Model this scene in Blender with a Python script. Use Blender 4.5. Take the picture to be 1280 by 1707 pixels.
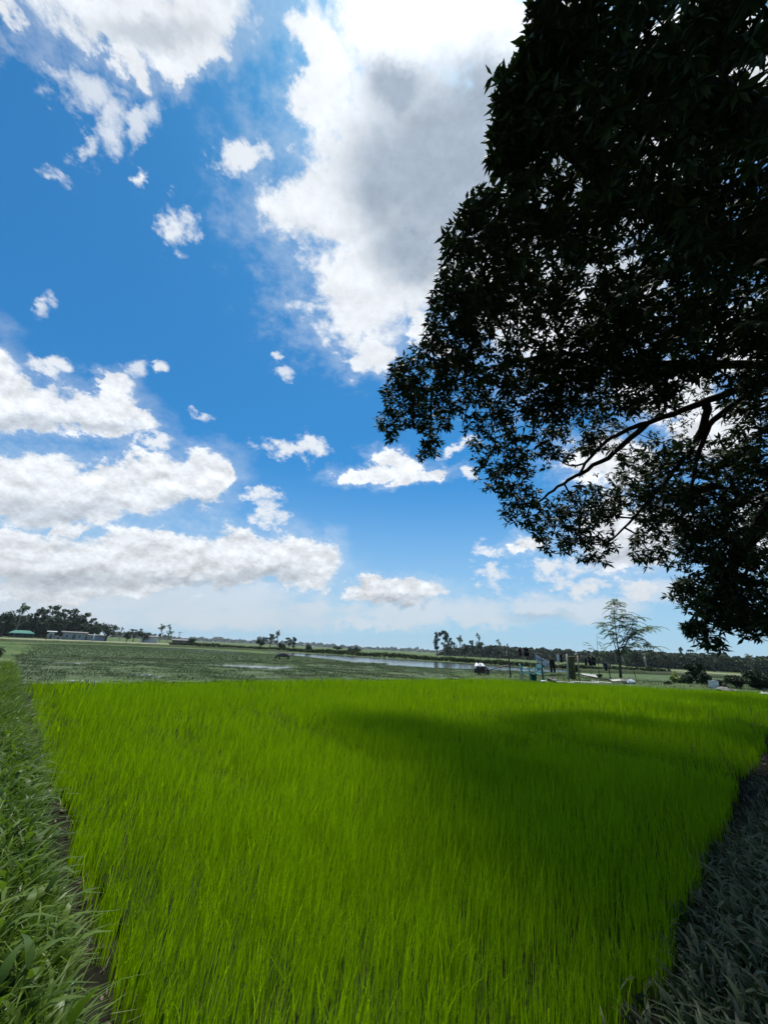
import bpy, math, random
import numpy as np

for o in list(bpy.data.objects): bpy.data.objects.remove(o)
S = bpy.context.scene
COL = S.collection
rng = np.random.default_rng(11)
random.seed(5)

# ------------------------------------------------------------------ camera
H, FPX = 1.55, 641.0
PITCH, ROLL = math.radians(19.7), math.radians(2.86)
CF = np.array([0, math.cos(PITCH), math.sin(PITCH)])
_r0 = np.array([1.0, 0, 0]); _u0 = np.array([0, -math.sin(PITCH), math.cos(PITCH)])
CR = _r0 * math.cos(ROLL) + _u0 * math.sin(ROLL)
CU = -_r0 * math.sin(ROLL) + _u0 * math.cos(ROLL)
CAM = np.array([0, 0, H])
from mathutils import Matrix, Vector
cd = bpy.data.cameras.new('camera'); cam = bpy.data.objects.new('camera', cd); COL.objects.link(cam)
cam.matrix_world = Matrix(((CR[0], CU[0], -CF[0], 0), (CR[1], CU[1], -CF[1], 0), (CR[2], CU[2], -CF[2], H), (0, 0, 0, 1)))
cd.sensor_fit = 'VERTICAL'; cd.sensor_height = 24; cd.lens = 24 * FPX / 1707
cd.clip_start = 0.05; cd.clip_end = 20000
S.camera = cam

def ray(x, y):
    d = CF * FPX + CR * (x - 640) + CU * (853.5 - y)
    return d / np.linalg.norm(d)
def gnd(x, y, z=0.0):                      # where the sight line through a photo point meets height z
    d = ray(x, y); return CAM + d * (z - H) / d[2]
def at(x, y, dist): return CAM + ray(x, y) * dist
def horizon_y(x): return 1083.2 + (x - 640) * math.tan(ROLL)
def far(x, D, z=0.0):                      # ground point in the direction of a photo column, D metres off
    d = ray(x, horizon_y(x)); d = d / np.linalg.norm(d[:2]); return np.array([d[0] * D, d[1] * D, z])
def depth(P): return float((np.asarray(P) - CAM) @ CF)

# ------------------------------------------------------------------ sky, sun, exposure
SUN_EL, SUN_AZ = math.radians(74.0), math.radians(13.0)      # azimuth from +Y towards +X
SUN_DIR = np.array([math.cos(SUN_EL) * math.sin(SUN_AZ), math.cos(SUN_EL) * math.cos(SUN_AZ), math.sin(SUN_EL)])
S.view_settings.view_transform = 'Standard'; S.view_settings.look = 'None'
S.view_settings.exposure = 0.45; S.view_settings.gamma = 1.0; S.view_settings.use_curve_mapping = False

class NG:
    def __init__(s, tree): s.t = tree; s.n = tree.nodes; s.l = tree.links
    def new(s, typ, **kw):
        n = s.n.new(typ)
        for k, v in kw.items(): setattr(n, k, v)
        return n
    def put(s, n, i, v):
        if v is None: return
        if isinstance(v, bpy.types.NodeSocket): s.l.new(v, n.inputs[i])
        else: n.inputs[i].default_value = v
    def math(s, op, a, b=None, c=None, clamp=False):
        n = s.new('ShaderNodeMath', operation=op, use_clamp=clamp)
        s.put(n, 0, a); s.put(n, 1, b); s.put(n, 2, c); return n.outputs[0]
    def vec(s, op, a, b=None, c=None):
        n = s.new('ShaderNodeVectorMath', operation=op)
        s.put(n, 0, a); s.put(n, 1, b); s.put(n, 2, c)
        return n.outputs['Value'] if op in ('DOT_PRODUCT', 'LENGTH', 'DISTANCE') else n.outputs[0]
    def mix(s, f, a, b, blend='MIX'):
        n = s.new('ShaderNodeMix', data_type='RGBA', blend_type=blend)
        s.put(n, 0, f); s.put(n, 6, a); s.put(n, 7, b); return n.outputs[2]
    def noise(s, v, scale, detail=5, rough=0.55, out='Fac', dist=0.0):
        n = s.new('ShaderNodeTexNoise')
        if v is not None: s.l.new(v, n.inputs['Vector'])
        n.inputs['Scale'].default_value = scale; n.inputs['Detail'].default_value = detail
        n.inputs['Roughness'].default_value = rough; n.inputs['Distortion'].default_value = dist
        return n.outputs[out]
    def smooth(s, v, lo, hi, a=0.0, b=1.0):
        n = s.new('ShaderNodeMapRange', interpolation_type='SMOOTHSTEP')
        s.put(n, 0, v); s.put(n, 1, lo); s.put(n, 2, hi); s.put(n, 3, a); s.put(n, 4, b); return n.outputs[0]
    def lin(s, v, lo, hi, a=0.0, b=1.0):
        n = s.new('ShaderNodeMapRange'); s.put(n, 0, v); s.put(n, 1, lo); s.put(n, 2, hi); s.put(n, 3, a); s.put(n, 4, b); return n.outputs[0]

W = bpy.data.worlds.new('World'); S.world = W; W.use_nodes = True
W.node_tree.nodes.clear()
g = NG(W.node_tree)
wo = g.new('ShaderNodeOutputWorld'); bg = g.new('ShaderNodeBackground'); g.l.new(bg.outputs[0], wo.inputs[0])
SKY = 0.073
bg.inputs[1].default_value = SKY
sky = g.new('ShaderNodeTexSky', sky_type='NISHITA', sun_disc=False)
sky.sun_elevation = SUN_EL; sky.sun_rotation = SUN_AZ
sky.altitude = 0; sky.air_density = 1.0; sky.dust_density = 0.6; sky.ozone_density = 4.0
tc = g.new('ShaderNodeTexCoord'); d = g.vec('NORMALIZE', tc.outputs['Generated'])
elev = g.new('ShaderNodeSeparateXYZ'); g.l.new(d, elev.inputs[0]); dz = elev.outputs[2]
# clouds live on the celestial sphere, addressed by a stereographic chart about one fixed world direction
den = g.math('ADD', g.vec('DOT_PRODUCT', d, tuple(CF)), 1.02)
cu = g.math('DIVIDE', g.vec('DOT_PRODUCT', d, tuple(CR)), den)
cv = g.math('DIVIDE', g.vec('DOT_PRODUCT', d, tuple(CU)), den)
cx = g.new('ShaderNodeCombineXYZ'); g.l.new(cu, cx.inputs[0]); g.l.new(cv, cx.inputs[1]); chart = cx.outputs[0]

def to_chart(x, y):
    dd = ray(x, y); k = 1.02 + dd @ CF; return np.array([dd @ CR / k, dd @ CU / k])
def blob_chart(x, y, rx, ry, rot=0.0):
    c = to_chart(x, y); e = 2.0
    J = np.stack([(to_chart(x + e, y) - c) / e, (to_chart(x, y + e) - c) / e], 1)
    a = math.radians(rot)
    M = J @ np.array([[math.cos(a), -math.sin(a)], [math.sin(a), math.cos(a)]]) @ np.diag([rx, ry])
    u, sv, _ = np.linalg.svd(M)
    return c, sv, math.atan2(u[1, 0], u[0, 0])
def union(vec, blobs, sm=0.25):
    cur = None
    for b in blobs:
        c, sv, a = blob_chart(*b)
        v_ = vec if cur is None else g.vec('MULTIPLY_ADD', cur, (1e-7, 1e-7, 0), vec)     # chained, so the shader needs little stack
        m = g.new('ShaderNodeMapping', vector_type='TEXTURE'); g.l.new(v_, m.inputs[0])
        m.inputs[1].default_value = (c[0], c[1], 0); m.inputs[2].default_value = (0, 0, a); m.inputs[3].default_value = (sv[0], sv[1], 1)
        ln = g.vec('LENGTH', m.outputs[0])
        cur = ln if cur is None else g.math('SMOOTH_MIN', cur, ln, sm)
    return g.math('SUBTRACT', 1.0, cur)

# low clouds get a finer grain than high ones: they are farther off
sc_el = g.lin(dz, 0.02, 0.6, 2.6, 1.0)
dn = g.vec('MULTIPLY', d, (1, 1, 1.5))
n_lo = g.noise(dn, 5.0, 8, 0.60)
n_hi = g.noise(dn, 15.0, 12, 0.66)
wcol = g.noise(dn, 7.0, 5, 0.6, out='Color')
wcol2 = g.noise(dn, 30.0, 6, 0.65, out='Color')
warp = g.vec('MULTIPLY_ADD', g.vec('SUBTRACT', wcol, (.5, .5, .5)), (0.10, 0.10, 0), chart)
warp_f = g.vec('MULTIPLY_ADD', g.vec('SUBTRACT', wcol, (.5, .5, .5)), (0.045, 0.045, 0), chart)
warp_f = g.vec('MULTIPLY_ADD', g.vec('SUBTRACT', wcol2, (.5, .5, .5)), (0.028, 0.028, 0), warp_f)
warp = g.vec('MULTIPLY_ADD', g.vec('SUBTRACT', wcol2, (.5, .5, .5)), (0.03, 0.03, 0), warp)

HIGH = [(700, 250, 200, 250), (555, 345, 118, 100), (600, 495, 112, 90), (625, 590, 48, 42), (515, 110, 55, 120), (640, 70, 95, 110),
        (790, 60, 210, 130), (870, 300, 230, 300), (930, 480, 170, 170), (735, 560, 22, 20), (690, 440, 130, 110), (640, 300, 150, 150), (700, 540, 30, 26),
        (270, 15, 205, 75), (315, 75, 65, 45), (190, 45, 100, 50), (10, 45, 34, 50), (215, 100, 45, 45)]
THIN = [(150, 155, 62, 40, 30), (185, 215, 32, 66, 25), (245, 200, 22, 60, 20), (150, 250, 40, 18, -30), (78, 505, 16, 22), 
        (230, 612, 22, 24), (467, 625, 20, 13), (465, 592, 13, 10), (335, 690, 20, 8), (100, 300, 30, 12, 40)]
LOW = [(-30, 640, 70, 72), (55, 680, 105, 48), (155, 690, 92, 40, 10), (195, 648, 36, 26), (238, 703, 30, 20), 
       (50, 818, 150, 60), (150, 830, 135, 54), (262, 800, 76, 54), (340, 797, 60, 48), (-20, 800, 80, 46), (385, 795, 14, 25),
       
       (640, 788, 74, 14, -5), (662, 768, 42, 16, 20), (705, 797, 60, 11, -12), 
       (90, 945, 180, 62), (250, 938, 130, 56), (400, 930, 120, 52), (505, 942, 68, 42), (410, 905, 40, 26), (300, 910, 50, 24), (200, 915, 40, 22), (30, 912, 80, 36), (120, 882, 42, 14),
       (660, 988, 92, 22), (645, 978, 46, 16), (872, 903, 40, 18), 
       (1050, 895, 95, 62), (1010, 770, 90, 50), (1190, 720, 80, 60), (1300, 880, 90, 60), (1270, 560, 90, 70), (1100, 650, 90, 50), (1000, 250, 200, 200), (1180, 120, 150, 120)]
SMALL = [(95, 614, 49, 20), (267, 610, 16, 14), (487, 746, 62, 20), (518, 742, 38, 32), (440, 828, 38, 16), (450, 860, 38, 26), (787, 785, 15, 12), (738, 992, 40, 12), (818, 957, 32, 32), (812, 910, 32, 16), (255, 734, 43, 19), (925, 950, 62, 29), (982, 980, 49, 23), (1057, 987, 49, 23), (760, 747, 38, 12, -25), (408, 258, 56, 40, -20), (298, 380, 38, 54), (240, 297, 16, 18)]
VEIL = [(100, 1010, 300, 60), (350, 1000, 220, 50), (700, 1020, 200, 26), (900, 1012, 84, 26), (800, 1034, 90, 16), (440, 1018, 55, 20), (525, 1013, 44, 20), (596, 1034, 44, 12), (180, 1000, 330, 42), (980, 1020, 90, 26), (640, 1035, 70, 12), (330, 1030, 300, 26), (1120, 985, 60, 22)]
GREY = [(735, 290, 190, 230), (820, 200, 150, 150), (655, 150, 80, 70), (960, 300, 220, 260), (690, 420, 90, 90), (640, 300, 90, 130)]
BASE = [(90, 850, 190, 24), (330, 838, 80, 15), (110, 968, 150, 22), (430, 962, 120, 15), (60, 706, 120, 18), (180, 712, 70, 12), (660, 1002, 70, 9), (1050, 925, 80, 26), (300, 965, 120, 10), (250, 50, 120, 35), (900, 1030, 70, 10)]
m_hi = union(warp, HIGH, 0.2); m_thin = union(warp_f, THIN, 0.1); m_low = union(warp_f, LOW, 0.12); m_veil = union(warp_f, VEIL, 0.2); m_small = union(warp_f, SMALL, 0.1)
n_fine = g.noise(dn, 32.0, 10, 0.62); nfi = g.math('SUBTRACT', n_fine, 0.5)
nlo = g.math('SUBTRACT', n_lo, 0.5); nhi = g.math('SUBTRACT', n_hi, 0.5)
edge_n = g.math('MULTIPLY_ADD', nhi, 1.05, g.math('MULTIPLY', nlo, 0.5))
a_hi = g.smooth(g.math('ADD', m_hi, edge_n), -0.12, 0.42)
a_th = g.math('MULTIPLY', g.smooth(g.math('MULTIPLY_ADD', nfi, 2.2, g.math('MULTIPLY_ADD', nhi, 1.6, g.math('MULTIPLY_ADD', m_thin, 0.9, 0.10))), -0.10, 1.0), 0.8)
a_sm = g.math('MULTIPLY', g.smooth(g.math('MULTIPLY_ADD', nfi, 2.4, g.math('MULTIPLY_ADD', nhi, 1.2, m_small)), -0.02, 0.85), 0.95)
a_lo = g.smooth(g.math('MULTIPLY_ADD', nhi, 1.7, g.math('ADD', m_low, 0.10)), -0.03, 0.36)
a_ve = g.math('MULTIPLY', g.smooth(g.math('MULTIPLY_ADD', nhi, 1.6, m_veil), -0.35, 0.7), 0.7)
# beyond the chart's surveyed part the same broken cumulus simply goes on
rad = g.vec('LENGTH', chart)
a_out = g.math('MULTIPLY', g.smooth(g.math('MULTIPLY_ADD', nhi, 0.5, n_lo), 0.52, 0.64), g.smooth(rad, 0.58, 0.75))
a_out = g.math('MULTIPLY', a_out, g.smooth(dz, 0.0, 0.12))
fringe = g.math('MULTIPLY', g.smooth(g.math('MULTIPLY_ADD', nhi, 2.2, g.math('MAXIMUM', m_low, m_hi)), -0.75, 0.35), 0.30)
a_ve = g.math('MAXIMUM', a_ve, fringe)
alpha = g.math('MAXIMUM', g.math('MAXIMUM', a_hi, a_lo), g.math('MAXIMUM', g.math('MAXIMUM', a_th, a_ve), g.math('MAXIMUM', a_sm, a_out)))
# thickness: sunlight is lost in the middle of the great cloud and in the cumulus bases
grey = g.math('MULTIPLY', g.smooth(g.math('MULTIPLY_ADD', nlo, 0.20, union(warp_f, GREY, 0.3)), -0.15, 0.75), a_hi)
base = g.smooth(g.math('MULTIPLY_ADD', nhi, 0.7, union(warp_f, BASE, 0.2)), -0.3, 0.8)
shade = g.math('MAXIMUM', g.math('MULTIPLY', grey, 0.47), g.math('MULTIPLY', base, 0.26))
n_up = g.noise(g.vec('ADD', dn, (0.0, -0.010, 0.022)), 15.0, 12, 0.66)
relief = g.math('SUBTRACT', n_hi, n_up)
puff = g.math('MULTIPLY', g.math('MAXIMUM', a_lo, g.math('MULTIPLY', a_hi, 0.4)), relief)
white = g.math('MULTIPLY_ADD', puff, 1.3, g.math('MULTIPLY_ADD', nlo, 0.16, 0.92))
white = g.math('MULTIPLY', white, g.smooth(dz, 0.0, 0.30, 0.80, 1.0))
sd = g.vec('DOT_PRODUCT', d, tuple(SUN_DIR)); sd = g.math('MAXIMUM', sd, 0.0)
halo = g.math('MULTIPLY', g.math('POWER', sd, 60.0), 0.60)
core = g.math('MULTIPLY', g.math('POWER', sd, 2500.0), 1.0)
white = g.math('ADD', white, g.math('ADD', core, g.math('MULTIPLY', halo, g.math('SUBTRACT', 1.0, g.math('MULTIPLY', grey, 0.9)))))
wc = g.new('ShaderNodeCombineXYZ')
for i, k in enumerate((9.2, 9.7, 10.3)): g.put(wc, i, g.math('MULTIPLY', white, g.math('MULTIPLY_ADD', shade, -k * (1.14, 1.0, .84)[i], k)))
blue = g.vec('MULTIPLY', sky.outputs[0], (0.29, 1.02, 1.36))          # the deep tropical blue the camera recorded
air = g.mix(g.smooth(dz, -0.05, 0.46, 0.86, 0.0), blue, (4.6, 6.4, 8.2, 1))
final = g.mix(alpha, air, wc.outputs[0])
g.l.new(final, bg.inputs[0])
W.cycles.sampling_method = 'MANUAL'; W.cycles.sample_map_resolution = 512

sl = bpy.data.lights.new('sun', 'SUN'); sun = bpy.data.objects.new('sun', sl); COL.objects.link(sun)
sl.energy = 4.9; sl.angle = math.radians(10.0); sl.color = (1.0, 0.96, 0.89)
sun.rotation_euler = Vector(tuple(-SUN_DIR)).to_track_quat('-Z', 'Y').to_euler()
S.render.engine = 'CYCLES'
S.cycles.max_bounces = 6; S.cycles.diffuse_bounces = 3; S.cycles.glossy_bounces = 2; S.cycles.transmission_bounces = 4
S.cycles.transparent_max_bounces = 4; S.cycles.volume_bounces = 0; S.cycles.sample_clamp_indirect = 4
S.cycles.use_denoising = True

# ------------------------------------------------------------------ helpers
def link(o, parent=None):
    COL.objects.link(o)
    if parent is not None: o.parent = parent
    return o
def tag(o, label=None, cat=None, group=None, kind=None):
    for k, v in (('label', label), ('category', cat), ('group', group), ('kind', kind)):
        if v: o[k] = v
    return o
def empty(name, loc, label, cat, group=None, rz=0.0):
    o = bpy.data.objects.new(name, None); o.empty_display_size = 0.1
    o.location = tuple(loc); o.rotation_euler = (0, 0, rz); link(o); return tag(o, label, cat, group)
def np_mesh(name, V, Fc, mat, tint=None, smooth=False):
    V = np.asarray(V, np.float32).reshape(-1, 3); Fc = np.asarray(Fc, np.int32); k = Fc.shape[1]
    me = bpy.data.meshes.new(name)
    me.vertices.add(len(V)); me.vertices.foreach_set('co', V.ravel())
    me.loops.add(Fc.size); me.loops.foreach_set('vertex_index', Fc.ravel())
    me.polygons.add(len(Fc)); me.polygons.foreach_set('loop_start', np.arange(0, Fc.size, k, dtype=np.int32))
    if smooth: me.polygons.foreach_set('use_smooth', np.ones(len(Fc), bool))
    if tint is not None:
        at_ = me.attributes.new('tint', 'FLOAT', 'POINT'); at_.data.foreach_set('value', np.asarray(tint, np.float32))
    me.update(calc_edges=True); me.materials.append(mat); return me
def obj(name, me, parent=None, loc=None, rz=None):
    o = bpy.data.objects.new(name, me)
    if loc is not None: o.location = tuple(loc)
    if rz is not None: o.rotation_euler = (0, 0, rz)
    return link(o, parent)
class MB:                                       # polygon soup builder for hard things
    def __init__(s): s.v = []; s.f = []
    def add(s, V, Fc):
        n = len(s.v); s.v += [tuple(map(float, p)) for p in V]; s.f += [tuple(i + n for i in q) for q in Fc]
    def box(s, c, size, rz=0.0, tilt=None, bev=0.0):
        x, y, z = [k / 2 for k in size]
        P = np.array([(-x, -y, -z), (x, -y, -z), (x, y, -z), (-x, y, -z), (-x, -y, z), (x, -y, z), (x, y, z), (-x, y, z)])
        if bev: P[4:, :2] *= (1 - bev)
        M = Matrix.Rotation(rz, 3, 'Z')
        if tilt: M = M @ Matrix.Rotation(tilt[0], 3, 'X') @ Matrix.Rotation(tilt[1], 3, 'Y')
        P = P @ np.array(M).T + np.array(c)
        s.add(P, [(0, 3, 2, 1), (4, 5, 6, 7), (0, 1, 5, 4), (1, 2, 6, 5), (2, 3, 7, 6), (3, 0, 4, 7)])
    def tube(s, pts, radii, seg=6, cap=True):
        pts = np.array(pts, float); n = len(pts)
        radii = np.broadcast_to(np.array(radii, float), (n,))
        tan = np.gradient(pts, axis=0) if n > 2 else np.tile(pts[1] - pts[0], (2, 1))
        V = []
        ref = np.array([0.31, 0.2, 0.93])
        for i in range(n):
            tt = tan[i] / (np.linalg.norm(tan[i]) + 1e-9)
            a = np.cross(tt, ref)
            if np.linalg.norm(a) < 0.05: a = np.cross(tt, (1, 0, 0))
            a /= np.linalg.norm(a); b = np.cross(tt, a)
            for j in range(seg):
                w = 2 * math.pi * j / seg; V.append(pts[i] + radii[i] * (a * math.cos(w) + b * math.sin(w)))
        Fc = [(i * seg + j, i * seg + (j + 1) % seg, (i + 1) * seg + (j + 1) % seg, (i + 1) * seg + j) for i in range(n - 1) for j in range(seg)]
        if cap: Fc += [tuple(range(seg - 1, -1, -1)), tuple((n - 1) * seg + j for j in range(seg))]
        s.add(V, Fc)
    def lathe(s, prof, seg=14, c=(0, 0, 0)):
        V = [(c[0] + r * math.cos(2 * math.pi * j / seg), c[1] + r * math.sin(2 * math.pi * j / seg), c[2] + z) for r, z in prof for j in range(seg)]
        n = len(prof)
        s.add(V, [(i * seg + j, i * seg + (j + 1) % seg, (i + 1) * seg + (j + 1) % seg, (i + 1) * seg + j) for i in range(n - 1) for j in range(seg)]
              + [tuple(range(seg - 1, -1, -1)), tuple((n - 1) * seg + j for j in range(seg))])
    def grid(s, fn, nu, nv, th=0.0):            # a sheet fn(u,v) in 0..1, thickened along y by th
        P = [fn(i / nu, j / nv) for j in range(nv + 1) for i in range(nu + 1)]
        q = [(j * (nu + 1) + i, j * (nu + 1) + i + 1, (j + 1) * (nu + 1) + i + 1, (j + 1) * (nu + 1) + i) for j in range(nv) for i in range(nu)]
        s.add(P, q)
        if th: s.add([(p[0], p[1] + th, p[2]) for p in P], [tuple(reversed(k)) for k in q])
    def build(s, name, mat, parent=None, smooth=False, loc=None, rz=None):
        me = bpy.data.meshes.new(name); me.from_pydata(s.v, [], s.f); me.update(); me.materials.append(mat)
        if smooth: me.shade_smooth()
        return obj(name, me, parent, loc, rz)

def material(name):
    m = bpy.data.materials.new(name); m.use_nodes = True; m.node_tree.nodes.clear()
    n = NG(m.node_tree); out = n.new('ShaderNodeOutputMaterial'); b = n.new('ShaderNodeBsdfPrincipled')
    n.l.new(b.outputs[0], out.inputs[0]); return m, n, b, out
def leaf_mat(name, cA, cB, cT=None, transl=0.3, rough=0.5, spec=0.3, nscale=0.6):
    m, n, b, out = material(name)
    a = n.new('ShaderNodeAttribute', attribute_name='tint')
    geo = n.new('ShaderNodeNewGeometry')
    patch = n.math('MULTIPLY_ADD', n.noise(geo.outputs['Position'], nscale, 3), 0.7, -0.35)
    t = n.math('ADD', a.outputs['Fac'], patch, clamp=True)
    c = n.mix(t, (*cA, 1), (*cB, 1)); n.put(b, 'Base Color', c)
    b.inputs['Roughness'].default_value = rough; b.inputs['Specular IOR Level'].default_value = spec
    if transl:
        tr = n.new('ShaderNodeBsdfTranslucent'); n.put(tr, 0, n.mix(0.6, c, (*(cT or cB), 1)))
        mx = n.new('ShaderNodeMixShader'); mx.inputs[0].default_value = transl
        n.l.new(b.outputs[0], mx.inputs[1]); n.l.new(tr.outputs[0], mx.inputs[2]); n.l.new(mx.outputs[0], out.inputs[0])
    return m
def surf_mat(name, cA, cB, scale=4.0, rough=0.7, spec=0.3, bump=0.2, bscale=30.0, cC=None, metal=0.0, stretch=None):
    m, n, b, out = material(name)
    t = n.new('ShaderNodeTexCoord'); v = t.outputs['Object']
    if stretch: v = n.vec('MULTIPLY', v, stretch)
    c = n.mix(n.smooth(n.noise(v, scale, 6, 0.6), 0.35, 0.65), (*cA, 1), (*cB, 1))
    if cC: c = n.mix(n.smooth(n.noise(v, scale * 0.37, 4, 0.6), 0.52, 0.66), c, (*cC, 1))
    n.put(b, 'Base Color', c); b.inputs['Roughness'].default_value = rough; b.inputs['Specular IOR Level'].default_value = spec; b.inputs['Metallic'].default_value = metal
    if bump:
        bp = n.new('ShaderNodeBump'); bp.inputs['Strength'].default_value = bump; bp.inputs['Distance'].default_value = 0.02
        n.put(bp, 'Height', n.noise(v, bscale, 5, 0.6)); n.l.new(bp.outputs[0], b.inputs['Normal'])
    return m
def vnoise(x, y, s, seed=0):                    # cheap smooth value noise for numpy arrays
    x = np.asarray(x) * s + seed * 17.3; y = np.asarray(y) * s + seed * 9.1
    xi = np.floor(x).astype(np.int64); yi = np.floor(y).astype(np.int64); fx = x - xi; fy = y - yi
    fx = fx * fx * (3 - 2 * fx); fy = fy * fy * (3 - 2 * fy)
    def h(a, b):
        k = (a * 374761393 + b * 668265263 + seed * 1442695041) & 0x7fffffff
        k = ((k ^ (k >> 13)) * 1274126177) & 0x7fffffff
        return (k ^ (k >> 16)) % 10007 / 10007.0
    return (h(xi, yi) * (1 - fx) + h(xi + 1, yi) * fx) * (1 - fy) + (h(xi, yi + 1) * (1 - fx) + h(xi + 1, yi + 1) * fx) * fy
def fbm(x, y, s, seed=0, o=4):
    r = 0; a = 0.5; tot = 0
    for i in range(o): r = r + a * vnoise(x, y, s * 2 ** i, seed + i); tot += a; a *= 0.55
    return r / tot
def blades(base, h, w, lean, az, wa, n=4, tint=None, droop=0.25, prof=None):
    """ribbons: base (N,3), height, width, lean amount, lean azimuth, width azimuth"""
    N = len(base); t = np.linspace(0, 1, n + 1)[None, :]
    hor = (h * lean)[:, None] * t ** 1.8
    z = h[:, None] * (t - droop * (lean[:, None]) * t ** 2.6)
    ctr = np.stack([base[:, 0:1] + hor * np.cos(az)[:, None], base[:, 1:2] + hor * np.sin(az)[:, None], base[:, 2:3] + z], -1)
    pr = np.clip((1 - t ** 2.2) * (0.55 + 0.9 * t * (1 - t) * 2), 0.03, 1) if prof is None else prof(t)
    wv = np.stack([np.cos(wa), np.sin(wa), np.zeros(N)], -1)[:, None, :] * (w[:, None] * pr * 0.5)[..., None]
    V = np.stack([ctr - wv, ctr + wv], 2).reshape(N, (n + 1) * 2, 3)
    q = np.array([(2 * i, 2 * i + 1, 2 * i + 3, 2 * i + 2) for i in range(n)])
    Fc = (q[None] + (np.arange(N) * (n + 1) * 2)[:, None, None]).reshape(-1, 4)
    T = np.repeat(tint if tint is not None else rng.random(N), (n + 1) * 2)
    return V.reshape(-1, 3), Fc, T
def join(parts):
    V = []; Fc = []; T = []; n = 0
    for v, f_, t in parts: V.append(v); Fc.append(f_ + n); T.append(t); n += len(v)
    return np.concatenate(V), np.concatenate(Fc), np.concatenate(T)
def rand_rot(N, flat=0.0):
    a = rng.normal(size=(N, 3)); a[:, 2] = a[:, 2] * (1 + flat); a /= np.linalg.norm(a, axis=1)[:, None]
    b = np.cross(a, rng.normal(size=(N, 3))); b /= np.linalg.norm(b, axis=1)[:, None]
    return np.stack([b, np.cross(a, b), a], -1)
def scatter(tv, tf, Rm, loc, sc, tint):
    V = np.einsum('nij,vj->nvi', Rm, tv) * np.asarray(sc)[:, None, None] + loc[:, None, :]
    Fc = (tf[None] + (np.arange(len(loc)) * len(tv))[:, None, None]).reshape(-1, tf.shape[1])
    return V.reshape(-1, 3), Fc, np.repeat(tint, len(tv))

# ------------------------------------------------------------------ the lie of the land
K = H / 1.65
N0 = np.array([0.0, 1.4]) * K
LD = np.array([-10.6, 11.7]); LD = LD / np.linalg.norm(LD)          # left edge of the seedling field runs this way
RD = np.array([8.73, 8.4]); RD = RD / np.linalg.norm(RD)            # right edge
FL0 = gnd(35, 1128, .35)[:2]; FL1 = gnd(800, 1127, .35)[:2]; FR1 = gnd(1150, 1147, .35)[:2] + np.array([6, 1.0])
def sides(x, y):
    P = np.stack([x, y], -1)
    nL = np.array([-LD[1], LD[0]]); sL = (P - N0) @ nL
    if nL[0] > 0: sL = -sL
    nR = np.array([RD[1], -RD[0]]); sR = (P - N0) @ nR
    e = (FL1 - FL0) / np.linalg.norm(FL1 - FL0); nF = np.array([-e[1], e[0]]); sF = (P - FL0) @ nF
    e2 = (FR1 - FL1) / np.linalg.norm(FR1 - FL1); nG = np.array([-e2[1], e2[0]]); sG = (P - FL1) @ nG
    return sL, sR, sF, sG
def sstep(v, a, b):
    t = np.clip((v - a) / (b - a), 0, 1); return t * t * (3 - 2 * t)
def height(x, y):
    x = np.asarray(x, float); y = np.asarray(y, float)
    sL, sR, sF, sG = sides(x, y)
    inside = np.maximum.reduce([sL, sR, sF, sG])
    wob = (fbm(x, y, 1.3, 3) - .5) * 0.10 * sstep(inside, 0.0, .4)
    left = 0.24 * sstep(sL, 0.12, 0.55) * (1 - sstep(sL, 1.9, 3.0))
    right = 0.24 * sstep(sR, 0.05, 0.7) * (1 - 0.6 * sstep(sR, 5, 12))
    fl = 0.12 * sstep(sF, 0.0, 0.3) * (1 - sstep(sF, 0.4, 0.8))
    yard = 0.28 * sstep(sG, 0.05, 0.6) * (1 - sstep(sG, 6, 9)) * sstep(x, FL1[0] - 1.2, FL1[0] + .3)
    near = np.maximum.reduce([left, right, fl, yard])
    roll_ = (fbm(x, y, 0.02, 8) - .5) * 0.25 * sstep(np.hypot(x, y), 70, 160)
    return near + wob * (np.hypot(x, y) < 60) + roll_
# ground: one sheet, dense near the camera and running to the horizon
def lines(a, b, st, grow, lim):
    L = list(np.arange(a, b, st)); s_ = st; v = L[-1]
    while v < lim: s_ *= grow; v += s_; L.append(v)
    s_ = st; v = L[0]; pre = []
    while v > -lim: s_ *= grow; v -= s_; pre.append(v)
    return np.array(pre[::-1] + L)
gx = lines(-14, 26, 0.16, 1.13, 9000); gy = lines(-3, 30, 0.16, 1.13, 9000)
GX, GY = np.meshgrid(gx, gy); GZ = height(GX, GY)
nx, ny = len(gx), len(gy)
ii = (np.arange(ny - 1)[:, None] * nx + np.arange(nx - 1)[None]).ravel()
m_soil, n, b, _ = material('soil_and_turf')
geo = n.new('ShaderNodeNewGeometry'); pos = geo.outputs['Position']
dist = n.vec('LENGTH', pos)
mud = n.mix(n.smooth(n.noise(pos, 3.0, 7, .65), .35, .68), (.008, .008, .006, 1), (.022, .021, .014, 1))
turf = n.mix(n.smooth(n.noise(pos, 0.35, 7, .65), .35, .65), (.040, .070, .026, 1), (.085, .115, .05, 1))
dry = n.mix(n.smooth(n.noise(pos, 0.05, 5, .6), .5, .68), turf, (.085, .105, .052, 1))
n.put(b, 'Base Color', n.mix(n.smooth(dist, 14, 30), mud, dry)); b.inputs['Roughness'].default_value = .95; b.inputs['Specular IOR Level'].default_value = .03
bp = n.new('ShaderNodeBump'); bp.inputs['Strength'].default_value = .7; bp.inputs['Distance'].default_value = .03
n.put(bp, 'Height', n.noise(pos, 22, 6, .65)); n.l.new(bp.outputs[0], b.inputs['Normal'])
tag(obj('ground', np_mesh('ground', np.stack([GX, GY, GZ], -1).reshape(-1, 3), np.stack([ii, ii + 1, ii + nx + 1, ii + nx], -1), m_soil, smooth=True)), kind='structure')

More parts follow.
